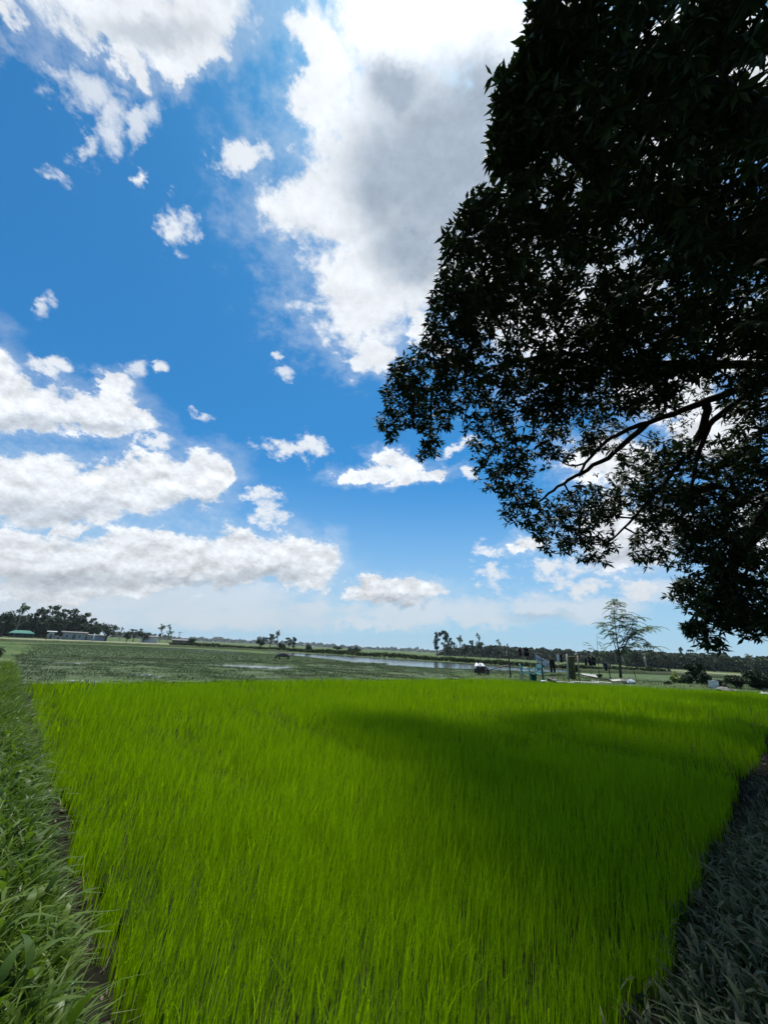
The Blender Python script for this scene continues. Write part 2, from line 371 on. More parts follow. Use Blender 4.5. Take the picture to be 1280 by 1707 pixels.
# paddy beyond the seedlings: uneven mud and weed with water lying in its hollows
def poly_in(x, y, poly):
    c = np.zeros(x.shape, bool); j = len(poly) - 1
    for i in range(len(poly)):
        xi, yi = poly[i]; xj, yj = poly[j]
        k = ((yi > y) != (yj > y)) & (x < (xj - xi) * (y - yi) / (yj - yi + 1e-12) + xi); c ^= k; j = i
    return c
def sheet(name, px, z, mat, top=False):
    P = [gnd(*q, 0)[:2] for q in px]
    mb = MB(); mb.add([(p[0], p[1], z) for p in P], [tuple(range(len(P)))]); o = mb.build(name, mat)
    if o.data.polygons[0].normal.z < 0: o.data.flip_normals()
    return tag(o, kind='structure')
def weed_field_mat(name, c1, c2, c3, s=1.0):
    m, n, b, _ = material(name); geo = n.new('ShaderNodeNewGeometry'); pos = geo.outputs['Position']
    v = n.vec('MULTIPLY', pos, (1, 1, 0))
    c = n.mix(n.smooth(n.noise(v, 2.5 * s, 8, .7), .38, .62), (*c1, 1), (*c2, 1))
    c = n.mix(n.smooth(n.noise(v, .16 * s, 5, .6), .42, .62), c, (*c3, 1)); n.put(b, 'Base Color', c)
    b.inputs['Roughness'].default_value = .9; b.inputs['Specular IOR Level'].default_value = .05
    bp = n.new('ShaderNodeBump'); bp.inputs['Strength'].default_value = .8; bp.inputs['Distance'].default_value = .08
    n.put(bp, 'Height', n.noise(v, 5, 7, .7)); n.l.new(bp.outputs[0], b.inputs['Normal']); return m
m_wet = weed_field_mat('weedy_paddy', (.052, .074, .040), (.080, .104, .058), (.064, .094, .044))
m_pad = weed_field_mat('fallow_paddy', (.042, .068, .034), (.080, .108, .056), (.055, .085, .034))
m_path = weed_field_mat('pale_path', (.15, .16, .10), (.21, .21, .15), (.12, .14, .07))
m_water, n, b, _ = material('paddy_water')
geo = n.new('ShaderNodeNewGeometry'); pos = geo.outputs['Position']
b.inputs['Base Color'].default_value = (.05, .055, .045, 1); b.inputs['Roughness'].default_value = .08; b.inputs['Specular IOR Level'].default_value = .5
bp = n.new('ShaderNodeBump'); bp.inputs['Strength'].default_value = .35; bp.inputs['Distance'].default_value = .03
n.put(bp, 'Height', n.noise(n.vec('MULTIPLY', pos, (1, .7, 1)), 2.2, 4, .6)); n.l.new(bp.outputs[0], b.inputs['Normal'])

PA = [gnd(*q)[:2] for q in [(-400, 1070), (0, 1095), (320, 1101), (560, 1106), (800, 1119), (900, 1122), (960, 1126)]] + [FL1 + np.array([2.5, 6.5]), FL1 + np.array([-.6, .9]), FL0 + np.array([-.5, .7]), FL0 + np.array([-6, -2.])]
PAa = np.array(PA)
st = .35
ax = np.arange(PAa[:, 0].min(), PAa[:, 0].max(), st); ay = np.arange(PAa[:, 1].min(), PAa[:, 1].max(), st)
ax = ax[ax > -45]; AX, AY = np.meshgrid(ax, ay)
AZ = .075 + (fbm(AX, AY, .8, 21) - .5) * .16 + (fbm(AX, AY, .12, 25) - .5) * .08
for (qx, qy, rr, dp) in [(425, 1112, 2.4, .07), (405, 1112, 1.5, .06), (450, 1113, 1.6, .06), (80, 1104, 1.6, .05), (130, 1107, 1.4, .04), (500, 1114, 1.8, .05), (575, 1117, 1.5, .05), (360, 1111, 1.0, .05)]:
    c = gnd(qx, qy); AZ -= dp * np.exp(-((AX - c[0]) ** 2 + (AY - c[1]) ** 2) / rr ** 2)
nxa, nya = len(ax), len(ay); qi = (np.arange(nya - 1)[:, None] * nxa + np.arange(nxa - 1)[None]).ravel()
keep = poly_in(AX.ravel(), AY.ravel(), PA); qs = np.stack([qi, qi + 1, qi + nxa + 1, qi + nxa], -1); qs = qs[keep[qs].all(1)]
used = np.unique(qs); remap = np.zeros(AX.size, int); remap[used] = np.arange(len(used))
tag(obj('paddy_field', np_mesh('paddy_field', np.stack([AX, AY, AZ], -1).reshape(-1, 3)[used], remap[qs], m_wet, smooth=True)), kind='structure')
mb = MB(); mb.add([(p[0], p[1], .028) for p in PA], [tuple(range(len(PA)))]); o = mb.build('water', m_water); tag(o, kind='structure')
if o.data.polygons[0].normal.z < 0: o.data.flip_normals()
sheet('paddy_field', [(-400, 1068), (0, 1093), (320, 1099.5), (560, 1104.5), (640, 1111), (500, 1094), (440, 1090), (320, 1082), (170, 1075.5), (0, 1070.5), (-400, 1040)], .022, m_pad)
# the flooded paddies
sheet('water', [(436, 1086.5), (470, 1088), (560, 1092), (640, 1097.5), (760, 1105), (850, 1111), (960, 1117), (975, 1121), (880, 1120), (800, 1117.5), (740, 1117), (640, 1111.5), (560, 1100), (500, 1094)], .030, m_water)
sheet('water', [(242, 1080.2), (312, 1082.6), (400, 1087.2), (396, 1089.5), (316, 1084.6), (262, 1082.5)], .034, m_water)
sheet('paddy_field', [(960, 1128), (880, 1121), (975, 1121.6), (1100, 1122), (1290, 1133), (1290, 1145), (1060, 1136)], .026, m_pad)
sheet('path', [(0, 1063.5), (115, 1067.5), (320, 1074), (436, 1079.5), (470, 1084), (320, 1077.2), (117, 1070.3), (0, 1067.5)], .16, m_path)
sheet('path', [(800, 1104), (880, 1106), (1000, 1110.5), (1120, 1117), (1290, 1127), (1290, 1129.5), (1120, 1118.6), (1000, 1112.5)], .02, m_path)

def bund(px, w, h, mat, name='bund'):
    P = np.array([gnd(*q)[:2] for q in px]); seg = []
    for a, b_ in zip(P[:-1], P[1:]):
        k = max(2, int(np.linalg.norm(b_ - a) / 1.2)); seg += [a + (b_ - a) * i / k for i in range(k)]
    P = np.array(seg + [P[-1]]); T = np.gradient(P, axis=0); T /= np.linalg.norm(T, axis=1)[:, None]; Nn = np.stack([-T[:, 1], T[:, 0]], -1)
    prof = [(-1, -.05), (-.6, .75), (-.2, 1), (.3, .95), (.65, .6), (1, -.05)]
    V = []
    for i, (p, q) in enumerate(zip(P, Nn)):
        kw = 1 + .35 * (random.random() - .5); kh = 1 + .4 * (random.random() - .5)
        V += [(p[0] + q[0] * a * w * kw, p[1] + q[1] * a * w * kw, c * h * kh) for a, c in prof]
    m = len(prof); Fc = [(i * m + j, (i + 1) * m + j, (i + 1) * m + j + 1, i * m + j + 1) for i in range(len(P) - 1) for j in range(m - 1)]
    me = np_mesh(name, V, Fc, mat, smooth=True)
    if me.polygons[len(me.polygons) // 2].normal.z < 0: me.flip_normals()
    return tag(obj(name, me), kind='structure'), P
m_bund = weed_field_mat('bund_turf', (.030, .045, .022), (.060, .085, .036), (.05, .06, .035))
_, B2 = bund([(-300, 1076), (0, 1093.5), (160, 1097), (320, 1100), (560, 1105), (640, 1108)], .35, .14, m_bund)
_, B1 = bund([(-300, 1052), (0, 1069.5), (115, 1072.5), (138, 1073.2), (320, 1079.2), (480, 1087)], .8, .38, m_bund)
_, B3 = bund([(780, 1118.5), (860, 1120.5), (960, 1127)], .3, .15, m_bund)
_, B4 = bund([(960, 1121), (1040, 1123), (1120, 1126), (1290, 1137)], .6, .5, m_bund)

m_mire = weed_field_mat('dark_mire', (.008, .011, .005), (.016, .020, .008), (.012, .018, .005), 3.0)
mb = MB(); c0 = (N0 + FL1) / 2; mb.add([(*(p + (c0 - p) / np.linalg.norm(c0 - p) * .05), .055) for p in (N0, FR1 - RD * 2, FL1, FL0)], [(0, 1, 2, 3)]); o = mb.build('mud', m_mire); tag(o, kind='structure')
if o.data.polygons[0].normal.z < 0: o.data.flip_normals()
# ------------------------------------------------------------------ rice seedlings (one mass)
m_rice = leaf_mat('rice_blade', (.122, .246, .002), (.232, .390, .002), (.31, .53, .001), transl=.55, rough=.6, spec=.06, nscale=.5)
tro = [np.array([gnd(*q, .1)[:2] for q in L]) for L in ([(380, 1182), (470, 1210), (560, 1245), (650, 1285)], [(690, 1180), (800, 1205), (960, 1250), (1080, 1280), (1180, 1295)], [(860, 1172), (1000, 1190), (1280, 1215)], [(300, 1240), (420, 1330)])]
def near_line(x, y, L):
    r = np.full(x.shape, 1e9)
    for a, b_ in zip(L[:-1], L[1:]):
        e = b_ - a; t = np.clip(((x - a[0]) * e[0] + (y - a[1]) * e[1]) / (e @ e), 0, 1)
        r = np.minimum(r, np.hypot(x - a[0] - t * e[0], y - a[1] - t * e[1]))
    return r
parts = []
for (d0, d1, dens, n, w) in [(0, 4.2, 4300, 4, .0046), (4.2, 7.5, 2200, 3, .0062), (7.5, 13, 760, 2, .011), (13, 40, 280, 2, .019)]:
    lo = np.array([-14, .9]); hi = np.array([27, 30]); R_ = min(d1, 34)
    x0, x1 = max(lo[0], -R_), min(hi[0], R_); y0, y1 = lo[1], min(hi[1], R_)
    M = int((x1 - x0) * (y1 - y0) * dens); x = rng.uniform(x0, x1, M); y = rng.uniform(y0, y1, M)
    r = np.hypot(x, y); sL, sR, sF, sG = sides(x, y); s_ = np.maximum.reduce([sL, sR, sF, sG])
    edge = .22 * (fbm(x, y, 2.5, 40) - .5) + .35 * (fbm(x, y, .5, 43) - .5)
    clump = fbm(x, y, 9 if d1 < 8 else 4, 33, 2)
    k = (r >= d0) & (r < d1) & (s_ + edge < .10) & (rng.random(M) < np.clip(.35 + 1.5 * (clump - .25), .1, 1)) & (np.abs(x) < y * 1.25 + 1.2)
    x, y, s_ = x[k], y[k], s_[k]; clump = clump[k]; N = len(x)
    hh = .35 * (.62 + .5 * fbm(x, y, .55, 5) + (.28 * fbm(x, y, 2.2, 6) + .30 * (fbm(x, y, 6.5, 7, 2) - .5))) * rng.uniform(.72, 1.12, N)
    for L in tro: hh *= 1 - .34 * np.exp(-(near_line(x, y, L) / .30) ** 2)
    hh *= .72 + .28 * sstep(-s_, .05, .7)
    az = rng.normal(.25, 1.3, N); lean = np.abs(rng.normal(.11, .10, N)) + .03
    tint = np.clip(.2 + .75 * fbm(x, y, .5, 14) - .15 + rng.normal(0, .2, N), 0, 1)
    # a few old leaves bend right over
    ben = rng.random(N) < .035; lean[ben] += .4
    wd = w * rng.uniform(.7, 1.35, N)
    parts.append(blades(np.stack([x, y, np.zeros(N)], -1), hh, wd, lean, az, rng.uniform(0, math.pi, N), n, tint, droop=.3))
V, Fc, T = join(parts)
tag(obj('rice', np_mesh('rice', V, Fc, m_rice, T)), 'bright green rice seedlings filling the field in front', 'rice', kind='stuff')

# ------------------------------------------------------------------ weeds on the banks
def bank(sel, count, box, hrange, wrange, az, leanr, n=4, prof=None, zoff=0.0, fsel=None):
    x = rng.uniform(box[0], box[1], count); y = rng.uniform(box[2], box[3], count)
    sL, sR, sF, sG = sides(x, y); k = sel(sL, sR, sF, sG, x, y) & (np.hypot(x, y) > .75)
    x, y = x[k], y[k]; N = len(x)
    return blades(np.stack([x, y, height(x, y) - .01 + zoff * rng.random(N)], -1), rng.uniform(*hrange, N), rng.uniform(*wrange, N), rng.uniform(*leanr, N), rng.normal(*az, N), rng.uniform(0, math.pi, N), n,
                  np.clip(fbm(x, y, 1.5, 51) + rng.normal(0, .22, N), 0, 1), droop=.55, prof=prof)
lance = lambda t: np.clip(np.sin(np.clip(t, 0, 1) ** .8 * math.pi) ** .8, .12, 1) * (1 - .6 * t)
m_grassL = leaf_mat('bank_grass', (.020, .050, .006), (.095, .150, .014), (.14, .26, .01), transl=.35, rough=.45, spec=.3, nscale=1.2)
sp = []
selL = lambda sL, sR, sF, sG, x, y: (sL > .33 + .24 * (fbm(x, y, 2, 60) - .5)) & (sL < 3.4) & (x < .2)
sp.append(bank(selL, 80000, (-6, .2, .2, 6), (.09, .24), (.016, .036), (.3, 1.5), (.35, 1.2), 4, lance, .10))
sp.append(bank(selL, 60000, (-6, .2, .2, 6), (.10, .24), (.005, .009), (.3, 1.0), (.2, .8), 4, None, .08))
sp.append(bank(selL, 60000, (-15, -3.5, 4, 16), (.2, .42), (.014, .028), (.3, .9), (.4, 1.1), 3, lance, .05))
sp.append(bank(lambda a, b_, c, d_, x, y: (a > -.05) & (a < .45) & (x < .3), 6000, (-10, .5, .2, 12), (.08, .30), (.004, .009), (.7, 1.6), (.4, 1.5), 4))
sp.append(bank(selL, 7000, (-6, .2, .2, 6), (.07, .15), (.035, .06), (.4, 1.6), (.6, 1.6), 4, lance, .22))
sp.append(bank(selL, 3000, (-6, .2, .2, 6), (.25, .42), (.006, .010), (.4, 1.3), (.4, 1.0), 4, None, .05))
V, Fc, T = join(sp)
tag(obj('grass', np_mesh('grass', V, Fc, m_grassL, T)), 'rank green grass on the bank at left', 'grass', kind='stuff')
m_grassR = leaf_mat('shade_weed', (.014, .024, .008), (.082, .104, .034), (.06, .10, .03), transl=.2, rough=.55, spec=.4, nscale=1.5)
sp = []
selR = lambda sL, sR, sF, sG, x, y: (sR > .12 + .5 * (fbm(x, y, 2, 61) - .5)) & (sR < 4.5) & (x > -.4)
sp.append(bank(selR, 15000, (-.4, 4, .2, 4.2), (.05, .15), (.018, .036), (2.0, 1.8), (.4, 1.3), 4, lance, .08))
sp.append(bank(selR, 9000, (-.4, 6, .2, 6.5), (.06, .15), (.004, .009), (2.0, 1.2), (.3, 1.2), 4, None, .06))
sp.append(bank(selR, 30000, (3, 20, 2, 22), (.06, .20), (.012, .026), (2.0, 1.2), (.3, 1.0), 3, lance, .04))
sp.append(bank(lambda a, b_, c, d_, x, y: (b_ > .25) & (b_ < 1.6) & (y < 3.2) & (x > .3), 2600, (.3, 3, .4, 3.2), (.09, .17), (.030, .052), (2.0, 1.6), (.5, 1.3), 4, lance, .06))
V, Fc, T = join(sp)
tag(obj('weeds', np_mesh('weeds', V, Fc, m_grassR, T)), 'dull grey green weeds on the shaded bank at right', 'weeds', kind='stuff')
m_litter = leaf_mat('leaf_litter', (.055, .040, .030), (.13, .105, .085), transl=0, rough=.8, spec=.2)
x = rng.uniform(-6, 9, 22000); y = rng.uniform(.6, 10, 22000); sL, sR, _, _ = sides(x, y); k = ((sR > .10) & (sR < 3)) | ((sL > 0) & (sL < .6) & (rng.random(22000) < .5)); x, y = x[k], y[k]; N = len(x)
lt = np.array([(-.5, 0, 0), (0, -.16, .03), (.5, 0, .05), (0, .16, .03)]); V, Fc, T = scatter(lt, np.array([(0, 1, 2, 3)]), rand_rot(N, 3.0), np.stack([x, y, height(x, y) + .025], -1), rng.uniform(.02, .075, N), rng.random(N))
tag(obj('leaf_litter', np_mesh('leaf_litter', V, Fc, m_litter, T)), 'dry brown fallen leaves under the big tree', 'leaf litter', kind='stuff')

# weed growth on the paddies, bunds and beyond
m_tuft = leaf_mat('paddy_weed', (.064, .092, .042), (.098, .128, .064), (.08, .12, .03), transl=.25, rough=.6, spec=.25, nscale=.25)
sp = []
def field_tufts(poly, dens, hr, wr, ztest=None):
    P = np.array(poly); lo, hi = P.min(0), P.max(0); lo = np.maximum(lo, [-60, 5]); hi = np.minimum(hi, [70, 75])
    N = int(np.prod(hi - lo) * dens); x = rng.uniform(lo[0], hi[0], N); y = rng.uniform(lo[1], hi[1], N)
    k = poly_in(x, y, poly) & (np.abs(x) < y * 1.3 + 4); x, y = x[k], y[k]
    z = .03 + 0 * x
    if ztest is not None:
        ix = np.clip(((x - ax[0]) / st).astype(int), 0, nxa - 1); iy = np.clip(((y - ay[0]) / st).astype(int), 0, nya - 1); z = AZ[iy, ix]
        k = (z > .035) & (fbm(x, y, .5, 71) > .36); x, y, z = x[k], y[k], z[k]
    N = len(x)
    return blades(np.stack([x, y, z - .02], -1), rng.uniform(*hr, N), rng.uniform(*wr, N), rng.uniform(.1, .6, N), rng.normal(.3, 1.2, N), rng.normal(.3, .7, N), 2, np.clip(fbm(x, y, .15, 72) * 1.8 - .4 + rng.normal(0, .1, N), 0, 1))
sp.append(field_tufts(PA, 150, (.05, .12), (.012, .03), True))
PBp = [gnd(*q)[:2] for q in [(-200, 1079), (0, 1093), (320, 1099.5), (560, 1104.5), (640, 1111), (500, 1094), (440, 1090), (320, 1082), (170, 1076), (0, 1072), (-200, 1062)]]
sp.append(field_tufts(PBp, 22, (.05, .11), (.03, .07)))
for B, wdt, nn in ((B2, .4, 40), (B3, .35, 50), (B4, .7, 30), (B1, .8, 16)):
    i = rng.integers(0, len(B), len(B) * nn); p = B[i] + rng.normal(0, wdt * .55, (len(i), 2)); N = len(p)
    hz = 0 if B is not B1 else .2
    sp.append(blades(np.stack([p[:, 0], p[:, 1], np.full(N, .03 + hz)], -1), rng.uniform(.08, .24, N), rng.uniform(.04, .09, N), rng.uniform(.1, .6, N), rng.normal(.3, 1.2, N), rng.normal(.2, .8, N), 2, rng.random(N) * .5))
# turf round the yard
x = rng.uniform(FL1[0] - 1, 34, 26000); y = rng.uniform(18, 42, 26000); a_, b_, c_, d_ = sides(x, y); k = (d_ > .15) & (d_ < 16); x, y = x[k], y[k]; N = len(x)
sp.append(blades(np.stack([x, y, height(x, y) - .01], -1), rng.uniform(.04, .16, N), rng.uniform(.015, .04, N), rng.uniform(.1, .8, N), rng.normal(.3, 1.5, N), rng.uniform(0, 3.1, N), 2, rng.random(N)))
V, Fc, T = join(sp)
tag(obj('grass', np_mesh('grass', V, Fc, m_tuft, T)), 'short grey green weeds over the wet fields', 'grass', kind='stuff')

# ------------------------------------------------------------------ trees
m_bark = surf_mat('bark', (.045, .036, .028), (.085, .07, .055), 8, .9, .1, .6, 25)
m_bark_pale = surf_mat('pale_bark', (.16, .15, .13), (.26, .25, .22), 4, .9, .1, .4, 20)
m_dark = leaf_mat('tree_leaf_dark', (.010, .022, .010), (.026, .048, .020), transl=.12, rough=.6, spec=.2, nscale=.4)
m_mid = leaf_mat('tree_leaf_mid', (.018, .036, .017), (.042, .070, .030), transl=.2, rough=.6, spec=.2, nscale=.4)
m_pale = leaf_mat('tree_leaf_pale', (.050, .080, .040), (.100, .130, .070), transl=.25, rough=.6, spec=.2, nscale=.4)
quad = np.array([(-.5, -.32, 0), (.5, -.32, .08), (.5, .32, 0), (-.5, .32, .1)]); qf = np.array([(0, 1, 2, 3)])
def foliage_mesh(name, blobs, per, size, mat, flat=.3):
    loc = []
    for (x, y, z, rx, rz) in blobs:
        N = int(per * max(.3, rx * rx * 30)); dd = rng.normal(size=(N, 3)); dd /= np.linalg.norm(dd, axis=1)[:, None]
        loc.append(np.array([x, y, z]) + dd * np.array([rx, rx, rz]) * (rng.random(N) ** .45)[:, None] * (.8 + .35 * rng.random(N))[:, None])
    loc = np.concatenate(loc); N = len(loc)
    V, Fc, T = scatter(quad, qf, rand_rot(N, flat), loc, rng.uniform(.6, 1.4, N) * size, rng.random(N))
    return np_mesh(name, V, Fc, mat, T)
PROTO = {}
def make_proto(kind, var):
    """unit-height tree: (trunk mesh, crown mesh)"""
    tb = MB(); bl = []; mat = m_dark; bark = m_bark; size = .045; per = 130
    if kind == 'round':
        for i in range(11):
            a = i * 2.4; r = .30 * math.sqrt(random.random()); bl.append((r * math.cos(a), r * math.sin(a), random.uniform(.36, .78), random.uniform(.15, .22), random.uniform(.13, .2)))
        tb.tube([(0, 0, -.02), (.01, 0, .2), (.02, .01, .5)], [.045, .035, .02])
        for a in range(4): tb.tube([(.01, 0, .22), (.13 * math.cos(a * 1.6), .13 * math.sin(a * 1.6), .42), (.24 * math.cos(a * 1.6), .24 * math.sin(a * 1.6), .55)], [.022, .014, .006], 5)
    elif kind == 'tall':
        mat = m_mid; size = .036; bark = m_bark_pale; per = 220
        for i in range(17):
            z = random.uniform(.28, .96); w = .15 * (1.1 - .75 * abs(z - .6)); a = random.random() * 6.3; r = w * random.uniform(.2, 1.0)
            bl.append((r * math.cos(a) + .03, r * math.sin(a), z, random.uniform(.05, .095), random.uniform(.05, .085)))
            tb.tube([(.02, 0, z - .16), (.02 + .5 * r * math.cos(a), .5 * r * math.sin(a), z - .06), (r * math.cos(a) + .03, r * math.sin(a), z)], [.008, .006, .003], 4)
        tb.tube([(0, 0, -.02), (.015, .01, .3), (.02, 0, .65), (.035, 0, .95)], [.022, .018, .011, .003])
    elif kind == 'airy':
        mat = m_mid; size = .042; per = 200
        for i in range(15):
            a = i * 2.4; r = .36 * math.sqrt(random.uniform(.05, 1)); z = random.uniform(.5, .95) - .2 * r
            bl.append((r * math.cos(a), r * math.sin(a), z, random.uniform(.08, .13), random.uniform(.05, .085)))
            tb.tube([(0, 0, .3), (.5 * r * math.cos(a), .5 * r * math.sin(a), z - .16), (r * math.cos(a), r * math.sin(a), z)], [.016, .01, .003], 4)
        tb.tube([(0, 0, -.02), (.02, 0, .2), (0, 0, .36), (.02, .02, .7)], [.035, .028, .022, .006])
    elif kind == 'sparse':
        mat = m_pale; size = .032; bark = m_bark_pale; per = 100
        for i in range(19):
            z = random.uniform(.32, .98); a = random.random() * 6.3; r = random.uniform(.05, .26) * (1.25 - z * .6)
            bl.append((r * math.cos(a), r * math.sin(a), z, random.uniform(.05, .085), random.uniform(.05, .08)))
            tb.tube([(.01, 0, z - .2), (r * math.cos(a), r * math.sin(a), z)], [.008, .003], 4)
        tb.tube([(0, 0, -.02), (.02, 0, .4), (0, .01, .7), (.02, 0, .97)], [.018, .015, .01, .003])
    elif kind == 'bush':
        size = .07; per = 120
        for i in range(9):
            a = i * 2.4; r = .36 * math.sqrt(random.random()); bl.append((r * math.cos(a), r * math.sin(a), random.uniform(.18, .68), random.uniform(.2, .28), random.uniform(.2, .3)))
        tb.tube([(0, 0, -.02), (.02, 0, .4)], [.03, .012]); tb.tube([(0, 0, -.02), (-.12, .05, .45)], [.025, .01])
    elif kind == 'palm':
        mat = m_mid; size = .03; per = 150
        for i in range(12):
            a = i * .52; 
            for k in range(4): bl.append(((.05 + .06 * k) * math.cos(a), (.05 + .06 * k) * math.sin(a), .93 + .03 * k - .025 * k * k, .022, .02))
        tb.tube([(0, 0, -.02), (.03, 0, .5), (.02, 0, .94)], [.022, .016, .014])
    o = tb.build('trunk', bark); tm = o.data; bpy.data.objects.remove(o)
    return tm, foliage_mesh('crown', bl, per, size, mat)
def proto(kind, var):
    if (kind, var) not in PROTO: PROTO[(kind, var)] = make_proto(kind, var)
    return PROTO[(kind, var)]
def tree(px, top, D, kind, wpx, label, group=None, var=0, name=None, cat='tree', z=0.0, flatten=False):
    P = far(px, D, z); k = depth(P) / FPX
    base_px = horizon_y(px) + (H - z) / k
    h = max(.4, (base_px - top) * k); w = wpx * k / {'round': .9, 'tall': .36, 'airy': .85, 'sparse': .42, 'bush': 1.05, 'palm': .5}[kind]
    e = empty(name or {'bush': 'bush', 'palm': 'palm_tree'}.get(kind, 'tree'), P, label, cat, group, rz=random.random() * 6.28)
    e.scale = (w, w, h)
    tm, cm = proto(kind, var); obj('trunk', tm, e); obj('crown', cm, e); return e
GL = 'trees around the far houses at left'
LEFT = [(6, 1015, 150, 'round', 30, 'dark rounded tree at the far left edge behind the green roofed hut', 0), (26, 1002, 165, 'sparse', 18, 'thin pale tree rising at the far left above the hut', 0),
        (40, 1020, 170, 'round', 34, 'dark round tree directly behind the green roofed hut', 1), (58, 1014, 160, 'tall', 20, 'slim tall tree between the green hut and the big clump', 0),
        (76, 1004, 158, 'airy', 36, 'tallest spreading tree of the left clump above the white shed', 0), (100, 1007, 165, 'airy', 40, 'broad open tree right of the tallest in the left clump', 1),
        (90, 1024, 150, 'round', 44, 'low dense tree behind the white shed', 0), (118, 1018, 170, 'round', 30, 'dense dark tree behind the grey house', 1),
        (136, 1022, 160, 'tall', 17, 'narrow pointed tree above the grey house', 1), (150, 1026, 165, 'airy', 26, 'wind leaned airy tree between grey house and low shed', 0),
        (148, 1040, 155, 'round', 30, 'low round tree just behind the roof gap beside the low shed', 1), (178, 1037, 140, 'round', 34, 'very dark domed tree at the right end of the low shed', 0),
        (201, 1046, 150, 'sparse', 8, 'small wispy tree right of the dark domed tree', 1), (213, 1051, 145, 'round', 16, 'small round tree beside the road at left', 1), (224, 1046, 150, 'airy', 20, 'tall middle tree of the small clump right of the houses', 1),
        (241, 1051, 150, 'round', 22, 'flat spreading tree right of the small clump', 0), (267, 1039, 190, 'sparse', 13, 'taller of two pale feathery trees right of the houses', 0),
        (280, 1042, 190, 'sparse', 11, 'shorter of two pale feathery trees right of the houses', 1), (318, 1062, 140, 'bush', 18, 'dark bush at the left end of the long hedge bank', 0)]
for px, top, D, kd, w, lb, v in LEFT: tree(px, top, D, kd, w, lb, GL, v)
GM = 'trees standing behind the long hedge bank'
MID = [(435, 1060, 130, 'round', 21, 'dark rounded tree left of the pair on the hedge bank', 1), (451, 1054, 135, 'airy', 20, 'open tree touching the dark rounded one on the bank', 0), (461, 1049, 140, 'sparse', 10, 'pale thin tree leaning right above the open tree', 0),
       (470, 1069, 120, 'bush', 14, 'low dark bush left of the open pair on the bank', 1), (482, 1060, 120, 'airy', 17, 'airy tree above the low bush on the bank', 1), (490, 1063, 118, 'tall', 9, 'slim tree at the right of the airy one on the bank', 0),
       (515, 1072, 110, 'bush', 12, 'small dark shrub alone on the hedge bank', 0), (563, 1076, 210, 'round', 22, 'far low tree left of the domed thicket', 1), (590, 1076, 190, 'bush', 24, 'far domed thicket at the end of the hedge bank', 1)]
for px, top, D, kd, w, lb, v in MID: tree(px, top, D, kd, w, lb, GM, v)
GR = 'tall trees standing out of the right hand wood'
RIGHT = [(729, 1053, 185, 'tall', 15, 'leftmost tall tree of the wood with a leaning slender crown', 0), (741, 1052, 180, 'tall', 14, 'dense tall tree second from the wood left end', 1), (751, 1060, 185, 'airy', 16, 'open crowned tree third from the wood left end', 0),
         (747, 1074, 175, 'round', 16, 'dark low tree at the feet of the tall left group', 0), (767, 1058, 190, 'sparse', 12, 'pale feathery tall tree beside the tall left group', 0), (775, 1072, 185, 'round', 20, 'dark round tree right of the pale feathery one', 1),
         (787, 1067, 195, 'tall', 10, 'small slim tree in the middle gap of the wood', 0), (799, 1057, 190, 'sparse', 12, 'lone thin topped tree rising highest above the middle wood', 1), (800, 1072, 185, 'tall', 14, 'bushy slim tree under the thin topped one', 1), (815, 1074, 190, 'round', 18, 'dark tree left of the wooden post', 0),
         (833, 1067, 200, 'sparse', 12, 'pale bare topped tree just left of the wooden post', 1), (829, 1078, 190, 'round', 22, 'dark round tree under the pale bare topped one', 1),
         (882, 1080, 230, 'round', 26, 'dark round tree behind the two teal chairs', 0), (905, 1078, 240, 'airy', 22, 'open tree behind the pale washing', 1), (925, 1082, 230, 'round', 24, 'dark tree behind the white hanging shirt', 1),
         (951, 1080, 240, 'airy', 16, 'open tree behind the yellow hanging sheet', 0), (1015, 1084, 150, 'round', 26, 'round dark tree left of the feathery sapling trunk', 0), (1060, 1083, 130, 'round', 34, 'dense dark tree right of the feathery sapling trunk', 1),
         (1095, 1082, 130, 'airy', 36, 'broad green tree at the start of the right wood', 1), (1112, 1086, 150, 'round', 30, 'round green tree near the pale pole', 0), (1138, 1080, 190, 'tall', 7, 'slim dead looking spire tree above the right wood', 1), (1155, 1083, 180, 'palm', 14, 'lone palm above the right wood', 0),
         (1188, 1084, 160, 'airy', 34, 'layered flat topped tree below the overhanging branches', 0), (1252, 1089, 170, 'sparse', 16, 'thin open tree above the wood near the right edge', 0), (1270, 1095, 150, 'round', 40, 'dark round tree at the right edge of the wood', 0)]
for px, top, D, kd, w, lb, v in RIGHT: tree(px, top, D, kd, w, lb, GR, v)
# the woods behind them, one mass each
def wood(prof, D, label, mat, per_px=26, size=1.1, name='wood'):
    xs = np.array([p[0] for p in prof]); ts = np.array([p[1] for p in prof]); loc = []
    for px in np.arange(xs[0], xs[-1], 1.0):
        top = np.interp(px, xs, ts) + 7 * (fbm(np.array([px]), np.array([0.0]), .09, 91)[0] - .5) + 5 * (vnoise(np.array([px]), np.array([0.]), .33, 95)[0] - .5); DD = D * rng.uniform(.92, 1.12, per_px)
        for d_ in DD:
            P = far(px + rng.random(), d_); k = depth(P) / FPX; hh = max(.5, (horizon_y(px) + H / k - top) * k)
            loc.append((P[0], P[1], hh * rng.random() ** .7 - .1))
    loc = np.array(loc); N = len(loc)
    V, Fc, T = scatter(quad, qf, rand_rot(N, .2), loc, rng.uniform(.5, 1.5, N) * size, rng.random(N))
    return tag(obj(name, np_mesh(name, V, Fc, mat, T)), label, 'wood', kind='stuff')
wood([(728, 1092), (742, 1086), (758, 1083), (780, 1078), (840, 1080), (880, 1083), (930, 1084), (975, 1087), (1010, 1086), (1060, 1088)], 260, 'dark wood along the far side of the fields behind the washing', m_dark, 40)
